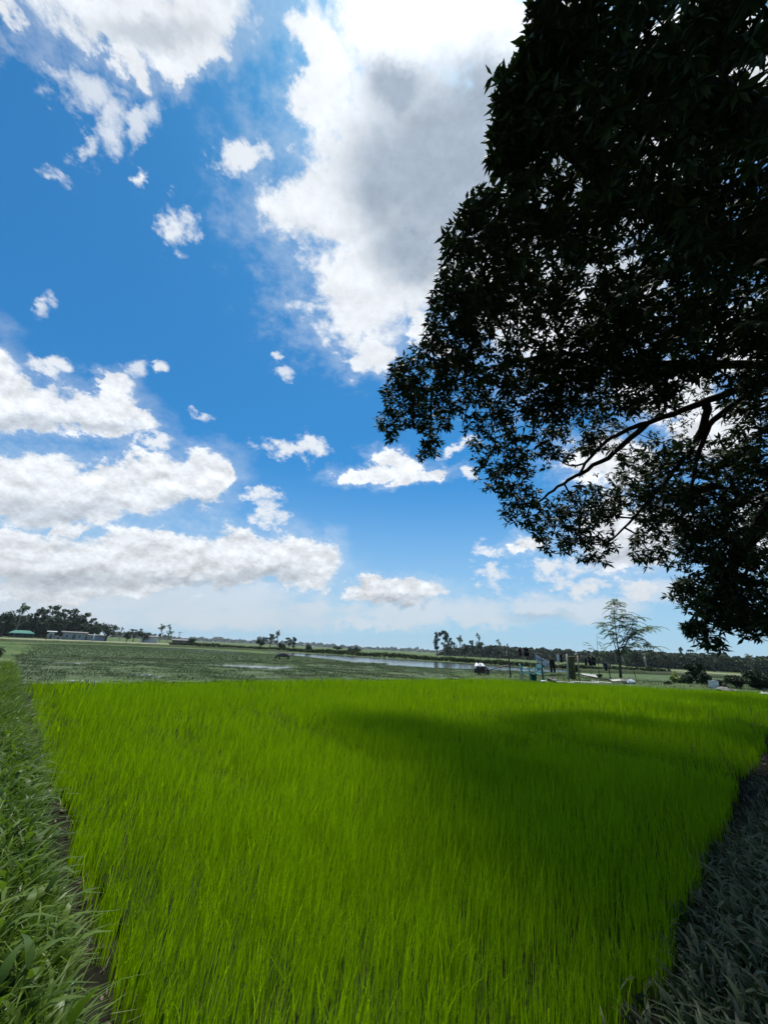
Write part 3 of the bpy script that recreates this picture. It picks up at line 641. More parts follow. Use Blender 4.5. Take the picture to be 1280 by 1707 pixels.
wood([(1040, 1087), (1080, 1085), (1110, 1090), (1150, 1092), (1200, 1092), (1240, 1099), (1300, 1098), (1450, 1100)], 190, 'green wood along the far side at right', m_mid, 44, 1.0)
wood([(-150, 1025), (0, 1030), (40, 1030), (100, 1034), (130, 1038), (150, 1044), (165, 1050)], 185, 'dark thicket filling the gaps behind the houses', m_dark, 34, 1.0)
wood([(300, 1063.5), (360, 1064), (400, 1067), (450, 1069), (520, 1073), (640, 1080), (760, 1086.5)], 1500, 'pale distant treeline on the horizon', m_mid, 16, 5)
wood([(190, 1054.5), (250, 1058.5), (300, 1063.5)], 900, 'pale distant treeline between the houses and the bank', m_mid, 10, 4)
# the dark hedge bank across the middle
m_hedge = leaf_mat('hedge_leaf', (.022, .040, .016), (.055, .080, .032), transl=.15, rough=.7, spec=.15, nscale=.15)
HB = [(280, 1075.5), (320, 1077), (480, 1086), (560, 1091), (640, 1096), (760, 1103.5), (850, 1110), (960, 1116), (1040, 1119), (1120, 1124)]
loc = []
for (a, b_) in zip(HB[:-1], HB[1:]):
    A = gnd(*a)[:2]; B_ = gnd(*b_)[:2]; L = np.linalg.norm(B_ - A); N = int(L * 120); t = rng.random(N)
    p = A + (B_ - A) * t[:, None]; w = np.abs(rng.normal(0, 1.0, N)); p = p + np.array([0.2, 1.0]) * w[:, None]
    hh = (.35 + .95 * fbm(p[:, 0], p[:, 1], .25, 55)) * (1.0 if b_[0] <= 760 else .8)
    loc.append(np.stack([p[:, 0], p[:, 1], hh * rng.random(N) ** .6], -1))
loc = np.concatenate(loc); N = len(loc)
V, Fc, T = scatter(quad, qf, rand_rot(N, .2), loc, rng.uniform(.12, .40, N), rng.random(N))
tag(obj('hedge', np_mesh('hedge', V, Fc, m_hedge, T)), 'long dark hedge bank across the middle of the fields', 'hedge', kind='stuff')

# ------------------------------------------------------------------ the far houses
m_white = surf_mat('white_paint', (.38, .41, .43), (.50, .52, .53), 1.5, .7, .3, .1, 20, cC=(.40, .43, .42))
m_greywall = surf_mat('grey_plaster', (.22, .26, .28), (.31, .35, .37), 1.2, .8, .2, .1, 15, cC=(.22, .26, .26))
m_bluewall = surf_mat('blue_plaster', (.24, .29, .35), (.33, .38, .44), 1.0, .8, .2, .1, 15)
m_green_roof = surf_mat('green_roof', (.022, .12, .09), (.04, .16, .12), 1.0, .5, .4, .1, 12)
m_glass = surf_mat('dark_glass', (.015, .018, .02), (.03, .035, .04), 2, .15, .5, 0)
m_rust = surf_mat('rusty_roof', (.10, .095, .09), (.17, .165, .16), 1.5, .8, .2, .1, 15)
m_timber = surf_mat('weathered_timber', (.10, .085, .065), (.19, .165, .13), 5, .9, .1, .4, 30, stretch=(4, 4, .5))
def house(px, D, wpx, hpx, dep, wall, roofm, roofh, label, name, wins=(), door=None, roof='shed', rz=0.0):
    P = far(px, D); k = depth(P) / FPX; w = wpx * k; h = hpx * k
    face = math.atan2(P[0], P[1])
    e = empty(name, (P[0], P[1], 0), label, 'house', None, -face + rz)
    m = MB()
    # walls as four slabs with true openings on the side towards the fields
    ops = sorted([(c * w, ww * w, z0 * h, z1 * h) for c, ww, z0, z1 in wins] + ([(door[0] * w, door[1] * w, 0, door[2] * h)] if door else []))
    x = -w / 2
    for c, ww, z0, z1 in ops:
        a = c - ww / 2; m.box(((x + a) / 2, 0, h / 2), (a - x, .2, h))
        if z0 > 0: m.box((c, 0, z0 / 2), (ww, .2, z0))
        m.box((c, 0, (z1 + h) / 2), (ww, .2, h - z1)); x = c + ww / 2
    m.box(((x + w / 2) / 2, 0, h / 2), (w / 2 - x, .2, h))
    m.box((0, dep, h / 2), (w, .2, h)); m.box((-w / 2 + .1, dep / 2, h / 2), (.2, dep - .2, h)); m.box((w / 2 - .1, dep / 2, h / 2), (.2, dep - .2, h))
    m.build('wall', wall, e)
    for c, ww, z0, z1 in wins:
        f = MB(); X, W_, a, b_ = c * w, ww * w, z0 * h, z1 * h
        for q in ((X - W_ / 2 + .06, -.06, (a + b_) / 2, .12, .16, b_ - a), (X + W_ / 2 - .06, -.06, (a + b_) / 2, .12, .16, b_ - a), (X, -.06, a + .06, W_ - .24, .16, .12), (X, -.06, b_ - .06, W_ - .24, .16, .12), (X, -.05, (a + b_) / 2, .07, .1, b_ - a - .24)):
            f.box(q[:3], q[3:])
        fo = f.build('window', m_white, e); pb = MB(); pb.box((X, .03, (a + b_) / 2), (W_ - .24, .03, b_ - a - .24)); pb.build('pane', m_glass, fo)
    if door:
        db = MB(); db.box((door[0] * w, .05, door[2] * h / 2), (door[1] * w - .06, .06, door[2] * h - .04)); do = db.build('door', m_timber, e)
        hb = MB(); hb.box((door[0] * w + door[1] * w * .35, -.01, door[2] * h * .5), (.08, .06, .14)); hb.build('handle', m_glass, do)
    r = MB(); ov = .5; R2 = roofh * k
    if roof == 'hip':
        y0, y1 = -ov, dep + ov; x0, x1 = -w / 2 - ov, w / 2 + ov; ym = dep / 2; xr = w * .25
        V = [(x0, y0, h), (x1, y0, h), (x1, y1, h), (x0, y1, h), (-xr, ym, h + R2), (xr, ym, h + R2), (x0, y0, h - .15), (x1, y0, h - .15), (x1, y1, h - .15), (x0, y1, h - .15)]
        r.add(V, [(0, 1, 5, 4), (1, 2, 5), (2, 3, 4, 5), (3, 0, 4), (6, 7, 1, 0), (7, 8, 2, 1), (8, 9, 3, 2), (9, 6, 0, 3), (9, 8, 7, 6)])
    else:
        y0, y1 = -ov, dep + ov; x0, x1 = -w / 2 - ov, w / 2 + ov; t = .12
        V = [(x0, y0, h + .02), (x1, y0, h + .02), (x1, y1, h + R2), (x0, y1, h + R2)]; V += [(a, b_, c + t) for a, b_, c in V]
        r.add(V, [(0, 3, 2, 1), (4, 5, 6, 7), (0, 1, 5, 4), (1, 2, 6, 5), (2, 3, 7, 6), (3, 0, 4, 7)])
    r.build('roof', roofm, e); return e
house(125, 140, 31, 11.5, 6, m_greywall, m_rust, 2, 'grey house with two framed windows below the left trees', 'house', [(-.30, .16, .28, .82), (.24, .16, .28, .82)], (0.0, .13, .78))
house(158, 141, 31, 8.5, 6, m_bluewall, m_rust, 1.6, 'long low pale blue shed right of the grey house', 'shed', [(-.1, .12, .35, .8)], (-.36, .12, .8))
house(87, 140, 7.5, 11.5, 5, m_white, m_white, 1.2, 'small white upright shed left of the grey house', 'shed', [], (-.05, .45, .75))
house(98, 139.0, 13.5, 4.5, 3, m_white, m_rust, .6, 'low white lean-to beside the upright white shed', 'shed', [], (.1, .2, .8))
# open hut with green hip roof
P = far(38, 150); k = depth(P) / FPX; e = empty('hut', (P[0], P[1], 0), 'open sided hut with a bright green hip roof at far left', 'hut', None, -math.atan2(P[0], P[1]))
w = 34 * k; h = 7.2 * k; r = MB(); R2 = 4.6 * k; dp = 7
r.add([(-w / 2, 0, h), (w / 2, 0, h), (w / 2, dp, h), (-w / 2, dp, h), (-w * .28, dp / 2, h + R2), (w * .28, dp / 2, h + R2), (-w / 2, 0, h - .2), (w / 2, 0, h - .2), (w / 2, dp, h - .2), (-w / 2, dp, h - .2)],
      [(0, 1, 5, 4), (1, 2, 5), (2, 3, 4, 5), (3, 0, 4), (6, 7, 1, 0), (7, 8, 2, 1), (8, 9, 3, 2), (9, 6, 0, 3), (9, 8, 7, 6)]); r.build('roof', m_green_roof, e)
for sx in (-.42, -.14, .14, .42):
    for sy in (.6, dp - .6):
        c = MB(); c.tube([(sx * w, sy, -.1), (sx * w, sy, h - .1)], .09); c.build('post', m_timber, e)
c = MB(); c.box((0, dp - 1.5, h * .28), (w * .7, .2, h * .5)); c.build('back_wall', m_greywall, e)
# small things by the houses
def post(px, top, bot_or_D, r, mat, label, name='post', lean=0.0, cat='post', z=0.0, cap=None, group=None):
    P = far(px, bot_or_D, z); k = depth(P) / FPX; h = (horizon_y(px) + (H - z) / k - top) * k
    m = MB(); m.tube([(0, 0, -.1), (lean * h * .5 + .01, 0, h * .5), (lean * h, 0, h)], [r, r * .92, r * .85], 8); o = m.build(name, mat, None, True, (P[0], P[1], z)); tag(o, label, cat, group)
    return o, h
post(80.5, 1057, 120, .12, m_timber, 'short pale fence post in front of the white shed'); post(157.5, 1056, 118, .12, m_white, 'short white post in front of the low blue shed')
P = far(298, 210); k = depth(P) / FPX; hp = (horizon_y(298) + H / k - 1053) * k
e = empty('utility_pole', (P[0], P[1], 0), 'slim utility pole with crossarm on the left horizon', 'utility pole'); m = MB(); m.tube([(0, 0, -.2), (0, 0, hp)], [.16, .1], 8); m.build('pole', m_timber, e); m = MB(); m.box((0, 0, hp - .5), (2.2, .12, .14)); m.build('crossarm', m_timber, e)
P = far(250, 150); k = depth(P) / FPX; e = empty('house', (P[0], P[1], 0), 'tiny pale building half hidden beyond the small tree clump', 'house', None, .5); m = MB(); m.box((0, 2, 1.0), (4.5, 4, 2.0)); m.build('wall', m_white, e); m = MB(); m.box((0, 2, 2.09), (5, 4.6, .16), 0, (.08, 0)); m.build('roof', m_rust, e)
P = far(300, 128); e = empty('house', (P[0], P[1], 0), 'small dark hut with a white patch near the hedge bank end', 'hut', None, .4); m = MB(); m.box((0, 1.5, .7), (3.6, 3, 1.4)); m.build('wall', m_timber, e); m = MB(); m.box((0, 1.5, 1.5), (4.2, 3.6, .14), 0, (.1, 0)); m.build('roof', m_rust, e)
m = MB(); m.box((1.2, -.12, .6), (.7, .06, .8)); m.build('door', m_white, e)
P = far(588, 165); m = MB(); e = empty('hut', (P[0], P[1], 0), 'tiny pale hut in the far domed thicket', 'hut'); m.box((0, 1, 1.9), (1.3, 1.4, 1.0)); m.build('wall', m_white, e); m = MB(); m.box((0, 1, 2.46), (1.7, 1.8, .10), 0, (.1, 0)); m.build('roof', m_rust, e)
post(1075.3, 1095, 105, .22, m_bark_pale, 'pale bare pole standing before the right wood')

# ------------------------------------------------------------------ the grazing animal
def skin(name, verts, edges, radii, mat, parent=None, sub=2):
    me = bpy.data.meshes.new(name); me.from_pydata(verts, edges, []); me.update(); o = bpy.data.objects.new(name, me); link(o, parent)
    o.modifiers.new('skin', 'SKIN'); 
    for i, rr in enumerate(radii): me.skin_vertices[0].data[i].radius = (rr if isinstance(rr, tuple) else (rr, rr))
    me.skin_vertices[0].data[0].use_root = True
    s_ = o.modifiers.new('sub', 'SUBSURF'); s_.levels = sub; s_.render_levels = sub
    me.materials.append(mat); return o
m_hide = surf_mat('grey_hide', (.045, .042, .042), (.075, .07, .068), 6, .7, .25, .2, 25)
m_horn = surf_mat('horn', (.06, .055, .05), (.10, .09, .08), 8, .5, .3, .1, 20)
P = gnd(472, 1099.5)
e = empty('buffalo', (P[0], P[1], -0.10), 'dark buffalo calf grazing head down in the weedy field', 'buffalo', None, math.radians(12)); e.scale = (.78,) * 3
# faces -X: trunk, neck, head, four legs, tail
v = [(.62, 0, .78), (.25, 0, .80), (-.20, 0, .80), (-.58, 0, .82), (-.82, 0, .70), (-1.02, 0, .44), (-1.10, 0, .24), (-1.14, 0, .12),
     (.66, .16, .62), (.60, .17, .42), (.68, .17, .24), (.66, .17, .02), (.70, -.16, .62), (.74, -.17, .42), (.82, -.17, .24), (.80, -.17, .02),
     (-.56, .16, .58), (-.58, .17, .30), (-.57, .17, .02), (-.56, -.16, .58), (-.48, -.17, .30), (-.46, -.17, .02), (.86, 0, .74), (.93, 0, .45), (.92, 0, .30)]
ed = [(0, 1), (1, 2), (2, 3), (3, 4), (4, 5), (5, 6), (6, 7), (0, 8), (8, 9), (9, 10), (10, 11), (0, 12), (12, 13), (13, 14), (14, 15), (3, 16), (16, 17), (17, 18), (3, 19), (19, 20), (20, 21), (0, 22), (22, 23), (23, 24)]
rd = [(.28, .31), (.32, .36), (.32, .36), (.26, .31), (.18, .21), (.14, .16), (.09, .09), (.07, .06), .13, .08, .055, .055, .13, .08, .055, .055, .10, .06, .055, .10, .06, .055, .03, .02, .03]
skin('body', v, ed, rd, m_hide, e)
for s_ in (1, -1):
    c = MB(); c.tube([(-.93, .09 * s_, .56), (-.90, .24 * s_, .62), (-.78, .30 * s_, .70), (-.66, .26 * s_, .76)], [.045, .038, .026, .008], 7); c.build('horn', m_horn, e, True)
    c = MB(); c.grid(lambda u, w_: (-.90 + .04 * u, s_ * (.10 + .16 * u), .55 + (.09 * (w_ - .5)) * math.sin(math.pi * min(1, u * .85 + .15))), 4, 2, .012); c.build('ear', m_hide, e, True)

# ------------------------------------------------------------------ the yard: tiller, chairs, washing
YZ = .28
m_teal = surf_mat('teal_plastic', (.015, .20, .24), (.02, .25, .29), 3, .4, .4, 0, cC=(.02, .17, .20))
def chair(px, py, rz, label):
    P = gnd(px, py, YZ); e = empty('chair', (P[0], P[1], YZ), label, 'chair', 'teal plastic chairs in the yard', rz)
    m = MB()      # seat, gently dished, with a rolled rim
    def seat(u, w_): x = (u - .5) * (.44 - .04 * w_); y = (w_ - .5) * .42; return (x, y, .43 - .018 * math.sin(math.pi * u) * math.sin(math.pi * w_) - (.02 if w_ == 0 else 0))
    m.grid(seat, 8, 8); m.add([(p[0], p[1], p[2] - .02) for p in [seat(i / 8, j / 8) for j in range(9) for i in range(9)]], [tuple(reversed((j * 9 + i, j * 9 + i + 1, (j + 1) * 9 + i + 1, (j + 1) * 9 + i))) for j in range(8) for i in range(8)])
    m.tube([(-.22, -.21, .405), (.22, -.21, .405)], .016); m.tube([(-.20, .21, .415), (.20, .21, .415)], .014); m.build('seat', m_teal, e, True)
    b_ = MB()     # back: arched frame and slats
    b_.tube([(-.20, .20, .42), (-.215, .25, .62), (-.19, .29, .80), (-.10, .305, .86), (0, .31, .875), (.10, .305, .86), (.19, .29, .80), (.215, .25, .62), (.20, .20, .42)], .02, 8)
    for x in (-.12, -.06, 0, .06, .12): b_.box((x, .265, .66), (.040, .012, .40), 0, (-.21, 0))
    b_.box((0, .215, .47), (.40, .014, .05), 0, (-.2, 0)); b_.build('backrest', m_teal, e, True)
    for s_ in (-1, 1):
        a = MB(); a.tube([(s_ * .21, .25, .64), (s_ * .25, .10, .655), (s_ * .255, -.10, .65), (s_ * .245, -.20, .60), (s_ * .235, -.215, .42)], [.018, .024, .026, .022, .018], 8); a.build('armrest', m_teal, e, True)
        for yy, sp_ in ((-.20, -.03), (.19, .06)):
            L = MB(); L.tube([(s_ * .215, yy, .42), (s_ * .235, yy + sp_ * .5, .2), (s_ * .25, yy + sp_, 0)], [.030, .025, .02], 6); L.build('leg', m_teal, e, True)
chair(877, 1134, math.radians(62), 'left teal plastic armchair with its back to the wooden post'); chair(899, 1135, math.radians(-28), 'right teal plastic armchair nearest the pale washing')
P = gnd(888, 1134.5, YZ) + np.array([.05, -.05, 0]); e = empty('bucket', (P[0], P[1], YZ), 'dark teal bucket between the two teal chairs', 'bucket'); m = MB(); m.lathe([(.13, 0), (.17, .34), (.185, .345), (.185, .36), (.165, .36), (.13, .03)], 18)
m_bucket = surf_mat('dark_teal_plastic', (.008, .09, .11), (.012, .12, .14), 3, .4, .4, 0); m.build('body', m_bucket, e, True); h_ = MB(); h_.tube([(-.18, 0, .34), (-.15, .06, .22), (0, .1, .16), (.15, .06, .22), (.18, 0, .34)], .006, 6); h_.build('handle', m_glass, e)
# power tiller
m_engine = surf_mat('black_iron', (.012, .012, .013), (.03, .028, .026), 6, .5, .4, .2, 30)
m_cover = surf_mat('white_sack', (.55, .57, .60), (.70, .71, .72), 5, .8, .2, .5, 14)
P = gnd(801, 1129, .1); e = empty('power_tiller', (P[0], P[1] , .12), 'black two wheeled power tiller under a white cover with long handles', 'power tiller', None, math.radians(-8))
m = MB(); m.box((0, 0, .50), (.62, .42, .50), 0, None, .12); m.box((.42, 0, .36), (.3, .3, .26), 0, None, .1); m.tube([(-.30, 0, .40), (-.42, 0, .40)], [.14, .14], 12); m.box((-.1, .0, .64), (.2, .2, .12)); m.build('engine', m_engine, e)
m = MB()
def cov(u, w_):
    x = (u - .5) * .72; y = (w_ - .5) * .50; ed_ = max(abs(u - .5), abs(w_ - .5)) * 2
    return (x - .05, y, .84 - .15 * max(0, ed_ - .62) / .38 - .05 * math.sin(9 * u) * math.sin(7 * w_) + .03 * math.sin(23 * u + 5 * w_))
m.grid(cov, 16, 12); m.add([(p[0], p[1], p[2] - .012) for p in [cov(i / 16, j / 12) for j in range(13) for i in range(17)]], [tuple(reversed((j * 17 + i, j * 17 + i + 1, (j + 1) * 17 + i + 1, (j + 1) * 17 + i))) for j in range(12) for i in range(16)]); m.build('cover', m_cover, e, True)
for s_ in (-1, 1):
    wv = MB(); rr = .34
    wv.tube([(rr * math.cos(a) + .18, s_ * .34, rr + rr * math.sin(a)) for a in np.linspace(0, 2 * math.pi, 25)], .035, 6, False)
    for a in np.linspace(0, 2 * math.pi, 7)[:-1]: wv.tube([(.18, s_ * .34, rr), (.18 + rr * math.cos(a), s_ * .34, rr + rr * math.sin(a))], .014, 5)
    for a in np.linspace(0, 2 * math.pi, 13)[:-1]: wv.box((.18 + rr * math.cos(a), s_ * .34, rr + rr * math.sin(a)), (.05, .12, .03), 0, (0, -a))
    wv.tube([(.18, s_ * .2, rr), (.18, s_ * .40, rr)], .05, 10); wv.build('wheel', m_engine, e)
    hb = MB(); hb.tube([(.5, s_ * .06, .42), (1.1, s_ * .16, .62), (1.75, s_ * .24, .82), (2.05, s_ * .25, .84)], .022, 7); ho = hb.build('handlebar', m_engine, e, True)
    gb = MB(); gb.tube([(2.0, s_ * .25, .84), (2.18, s_ * .25, .845)], .03, 8); gb.build('grip', m_engine, ho)
m = MB(); m.box((1.45, 0, .735), (.05, .42, .04)); m.tube([(1.5, 0, .74), (1.55, 0, .98)], .016, 6); m.build('crossbar', m_engine, e)

# posts and lines of washing
m_bamboo = surf_mat('bamboo', (.20, .17, .10), (.33, .29, .18), 3, .6, .3, .2, 20, stretch=(1, 1, 6))
m_post = surf_mat('dark_wood_post', (.045, .038, .03), (.09, .075, .06), 6, .9, .1, .5, 30, stretch=(4, 4, .6))
m_conc = surf_mat('concrete_post', (.30, .31, .28), (.42, .42, .37), 5, .9, .1, .3, 30)
def upr(px, top, pb, r, mat, label, toppx=None, name='post', group=None, cat='post'):
    P = gnd(px, pb, YZ); k = depth(P); q = toppx if toppx else px
    dv = CF * FPX + CR * (q - 640) + CU * (853.5 - top); T = CAM + dv * (P[1] - CAM[1]) / dv[1]
    m = MB(); B = np.array([0, 0, -.15]); E = T - P; m.tube([B, E * .5 + np.array([.01, .012, 0]), E], [r, r * .95, r * .85], 8); o = m.build(name, mat, None, True, P); tag(o, label, cat, group); return P, T
p1, t1 = upr(851, 1073, 1129, .045, m_post, 'tall dark wooden post left of the teal chairs', 845)
p2, t2 = upr(904, 1089, 1136, .035, m_post, 'dark post behind the right teal chair', 902)
p3, t3 = upr(931, 1089, 1133, .022, m_bamboo, 'thin stick under the white hanging shirt', 930)
p4, t4 = upr(947, 1090, 1134, .055, m_conc, 'pale square post left of the yellow sheet', 944)
p5, t5 = upr(965, 1093, 1135, .045, m_bamboo, 'bamboo post right of the yellow sheet', 962)
p6, t6 = upr(985, 1094, 1131, .02, m_bamboo, 'thin stake below the large black cloth', 984)
p7, t7 = upr(1017, 1107, 1131, .04, m_post, 'short leaning dark stake near the navy cloth', 1013)
p8, t8 = upr(1060, 1113, 1132, .025, m_post, 'thin leaning stick right of the feathery sapling', 1054)
m_line = surf_mat('cord', (.12, .12, .12), (.18, .18, .18), 8, .8, .1, 0)
def line(A, B, sag, label):
    n = 14; pts = [A + (B - A) * i / n - np.array([0, 0, sag * 4 * (i / n) * (1 - i / n)]) for i in range(n + 1)]
    m = MB(); m.tube(pts, .006, 5); o = m.build('clothes_line', m_line, None, True); tag(o, label, 'clothes line', 'clothes lines between the posts'); return pts
LA = t1 + np.array([0, 0, -.12]); LB = t4 + np.array([0, 0, -.03])
A0 = np.array([t2[0], t2[1], t2[2] - .02])
line(LA, A0, .10, 'clothes line from the tall dark post to the post behind the chairs'); 
line(A0, LB, .25, 'clothes line from the post behind the chairs to the pale square post'); line(t5, t7, .05, 'clothes line from the bamboo post to the leaning stake')
def fabric(name_, c1, c2, sc_=6, rough=.9):
    m = surf_mat(name_, c1, c2, sc_, rough, .1, .2, 60); return m
f_lav = fabric('lavender_cotton', (.50, .50, .66), (.60, .60, .74)); f_white = fabric('white_cotton', (.60, .63, .70), (.72, .74, .78)); f_black = fabric('black_cotton', (.008, .008, .010), (.018, .017, .020))
f_navy = fabric('navy_cotton', (.012, .016, .04), (.02, .028, .06)); f_red = fabric('maroon_cotton', (.05, .012, .016), (.075, .02, .024)); f_stripe = fabric('blue_band', (.02, .04, .16), (.03, .06, .20))
def garment(px, py, wpx, hpx, mat, label, shape='cloth', tilt=0.0, cat='cloth', ref=None, name='cloth', extra=None):
    """a hanging piece whose top edge centre is seen at (px,py)"""
    Y = (ref if ref is not None else gnd(px, 1134, YZ)[1]); dv = CF * FPX + CR * (px - 640) + CU * (853.5 - py); P = CAM + dv * Y / dv[1]
    k = depth(P) / FPX; w = wpx * k; h = hpx * k; ph = random.random() * 6
    e = empty(name, P, label, cat, 'washing hung in the yard')
    def fn(x0, x1, z0, z1, y=0.0):
        def f(u, v_):
            x = x0 + (x1 - x0) * u; z = z0 + (z1 - z0) * v_
            return (x * (1 + .06 * v_ * math.sin(ph + 5 * v_)), y + .035 * math.sin(ph + x / w * 11) * (.3 + v_) , z - tilt * x + .012 * math.sin(x / w * 9 + ph) * v_)
        return f
    m = MB()
    if shape == 'cloth': m.grid(fn(-w / 2, w / 2, 0, -h), 12, 8, .012)
    elif shape == 'trousers':
        m.grid(fn(-w / 2, w / 2, 0, -h * .34), 8, 4, .02); m.grid(fn(-w / 2, -w * .06, -h * .34, -h), 5, 6, .02); m.grid(fn(w * .06, w / 2, -h * .34, -h * .97), 5, 6, .02)
    elif shape == 'shirt':
        m.grid(fn(-w * .3, w * .3, 0, -h), 8, 8, .02); m.grid(fn(-w * .5, -w * .3, -h * .02, -h * .42), 3, 4, .02); m.grid(fn(w * .3, w * .5, -h * .02, -h * .42), 3, 4, .02)
    o = m.build('fabric', mat, e, True)
    if extra:
        m2 = MB(); f = fn(-w / 2, w / 2, -h * extra[1], -h * extra[2], -.012); m2.grid(f, 12, 2, .004); m2.build('band', extra[0], e, True)
    for s_ in (-.35, .35): pg = MB(); pg.box((s_ * w, 0, .015 - tilt * s_ * w), (.02, .03, .07)); pg.build('peg', m_bamboo, e)
    return e
Y0 = (p2[1] + p4[1]) / 2
garment(866, 1081, 5.5, 13, f_red, 'dark maroon garment hanging nearest the tall post', 'shirt', .1, 'shirt', Y0, 'shirt'); garment(876.5, 1081, 7, 12, f_black, 'black square cloth hung above the teal chairs', 'cloth', .05, 'cloth', Y0)
garment(896, 1092.5, 7.5, 11, f_lav, 'pale lavender towel with a navy band, top of the sloping line', 'cloth', .55, 'towel', Y0, 'towel', (f_stripe, .45, .58))
garment(903.5, 1096.5, 5, 11, f_white, 'white cloth with folds between the lavender pieces', 'cloth', .5, 'cloth', Y0, 'cloth', (f_stripe, .3, .42)); garment(909, 1099, 4, 12, f_lav, 'narrow lavender shirt left of the dark trousers', 'cloth', .3, 'shirt', Y0, 'shirt'); garment(913.2, 1100, 2.4, 12, f_white, 'narrow whitish strip of cloth beside the dark trousers', 'cloth', .3, 'cloth', Y0)
garment(919.5, 1100, 9, 20, f_black, 'black trousers hanging by both legs', 'trousers', .1, 'trousers', Y0, 'trousers')
garment(929, 1091, 5, 12.5, f_white, 'white shirt hanging on the thin stick', 'shirt', -.1, 'shirt', Y0, 'shirt'); garment(934.5, 1090.5, 3.2, 13, f_black, 'narrow black cloth beside the white shirt', 'cloth', 0, 'cloth', Y0)
garment(975, 1096, 3.5, 12, f_black, 'small black cloth left of the big black one', 'cloth', 0, 'cloth', p6[1]); garment(985.5, 1095.5, 12, 13, f_black, 'large square black cloth above the scrap heap', 'cloth', .05, 'cloth', p6[1]); garment(1008, 1105, 7, 12, f_navy, 'navy cloth hung near the leaning stake', 'shirt', .2, 'cloth', p7[1])
# yellow mottled sheet between the two posts
m_ys, n, b, _ = material('mottled_sheet'); t = n.new('ShaderNodeTexCoord'); v = t.outputs['Object']
c = n.mix(n.smooth(n.noise(v, 3.2, 5, .6), .40, .60), (.030, .036, .016, 1), (.10, .085, .016, 1)); c = n.mix(n.smooth(n.noise(n.vec('MULTIPLY', v, (2.4, 1, .7)), 2.0, 4, .6), .56, .68), c, (.30, .24, .03, 1)); n.put(b, 'Base Color', c); b.inputs['Roughness'].default_value = .8
wsh = abs(p5[0] - p4[0]) - .14; hsh = 1.32; e = empty('hanging_sheet', ((p4[0] + p5[0]) / 2, p4[1] + .1, YZ), 'mottled yellow and dark green sheet hung between two posts', 'sheet'); m = MB()
m.grid(lambda u, w_: ((u - .5) * wsh, .04 * math.sin(u * 14) * (1.2 - w_), .12 + hsh * w_ - .05 * math.sin(u * 3.1)), 16, 10, .012); m.build('fabric', m_ys, e, True); m = MB(); m.tube([(-wsh / 2 - .06, 0, hsh + .12), (wsh / 2 + .06, 0, hsh + .12)], .014, 6); m.build('rail', m_bamboo, e)
m_yel = surf_mat('yellow_plastic', (.55, .45, .02), (.65, .52, .04), 4, .5, .4, .2, 20)
P = gnd(953, 1133, YZ) + np.array([0, -.25, 0]); e = empty('yellow_sack', (P[0], P[1], YZ), 'crumpled yellow sack at the foot of the mottled sheet', 'sack'); m = MB()
def lump(m, c, r, seed, n=10):
    rr = np.random.default_rng(seed); V = []; 
    for i in range(n + 1):
        for j in range(n):
            th = math.pi * i / n; a = 2 * math.pi * j / n; k = 1 + .22 * math.sin(3 * a + seed) * math.sin(2 * th + seed) + .12 * rr.normal() * (0 < i < n)
            V.append((c[0] + r[0] * k * math.sin(th) * math.cos(a), c[1] + r[1] * k * math.sin(th) * math.sin(a), c[2] + r[2] * k * math.cos(th)))
    m.add(V, [(i * n + j, (i + 1) * n + j, (i + 1) * n + (j + 1) % n, i * n + (j + 1) % n) for i in range(n) for j in range(n)])
lump(m, (0, 0, .12), (.20, .14, .17), 3); m.build('body', m_yel, e); m = MB(); m.tube([(0, 0, .26), (.03, 0, .36)], [.05, .07], 8); m.build('neck', m_yel, e)
# scrap heap
m_tin = surf_mat('old_tin', (.26, .265, .26), (.38, .38, .37), 2, .6, .3, .1, 12, cC=(.18, .15, .12))
def loose(name, px, py, size, mat, label, cat, rz=0.0, tilt=(0, 0), zo=0.0, wavy=False, group='scrap in the yard'):
    P = gnd(px, py, YZ); e = empty(name, (P[0], P[1], YZ + zo), label, cat, group, rz); m = MB()
    M = Matrix.Rotation(tilt[0], 3, 'X') @ Matrix.Rotation(tilt[1], 3, 'Y')
    if wavy:
        f = lambda u, w_: tuple(M @ Vector(((u - .5) * size[0], (w_ - .5) * size[1], size[2] / 2 + .014 * math.sin(u * size[0] * 40)))); nn = int(size[0] * 40)
        m.grid(f, nn, 2); m.add([(a[0], a[1], a[2] - .006) for a in [f(i / nn, j / 2) for j in range(3) for i in range(nn + 1)]], [tuple(reversed((j * (nn + 1) + i, j * (nn + 1) + i + 1, (j + 1) * (nn + 1) + i + 1, (j + 1) * (nn + 1) + i))) for j in range(2) for i in range(nn)])
    else: m.box((0, 0, size[2] / 2), size, 0, tilt)
    m.build('board' if not wavy else 'sheet', mat, e); return e
loose('tin_sheet', 983, 1134, (1.0, .35, .01), m_tin, 'pale tin sheet propped at the left end of the scrap heap', 'tin sheet', .1, (.5, .05), .30, True)
loose('plank', 994, 1136, (2.3, .25, .05), m_post, 'long dark plank sloping down across the scrap heap', 'plank', .05, (.1, .13), .2); loose('plank', 1004, 1135, (2.0, .18, .05), m_timber, 'grey weathered plank lying behind the dark plank', 'plank', -.05, (.0, .1), .12)
loose('tin_sheet', 975, 1139, (1.7, .22, .01), m_tin, 'flat pale tin sheet at the front of the scrap heap', 'tin sheet', .0, (.06, .0), .07, True); loose('tin_sheet', 1003, 1139.5, (1.2, .2, .01), m_tin, 'flat tin sheet in the middle of the scrap heap', 'tin sheet', .1, (.08, .03), .09, True)
loose('tin_sheet', 1027, 1138, (.7, .25, .01), m_tin, 'short bent tin sheet at the right end of the scrap heap', 'tin sheet', .2, (.3, -.1), .15, True)
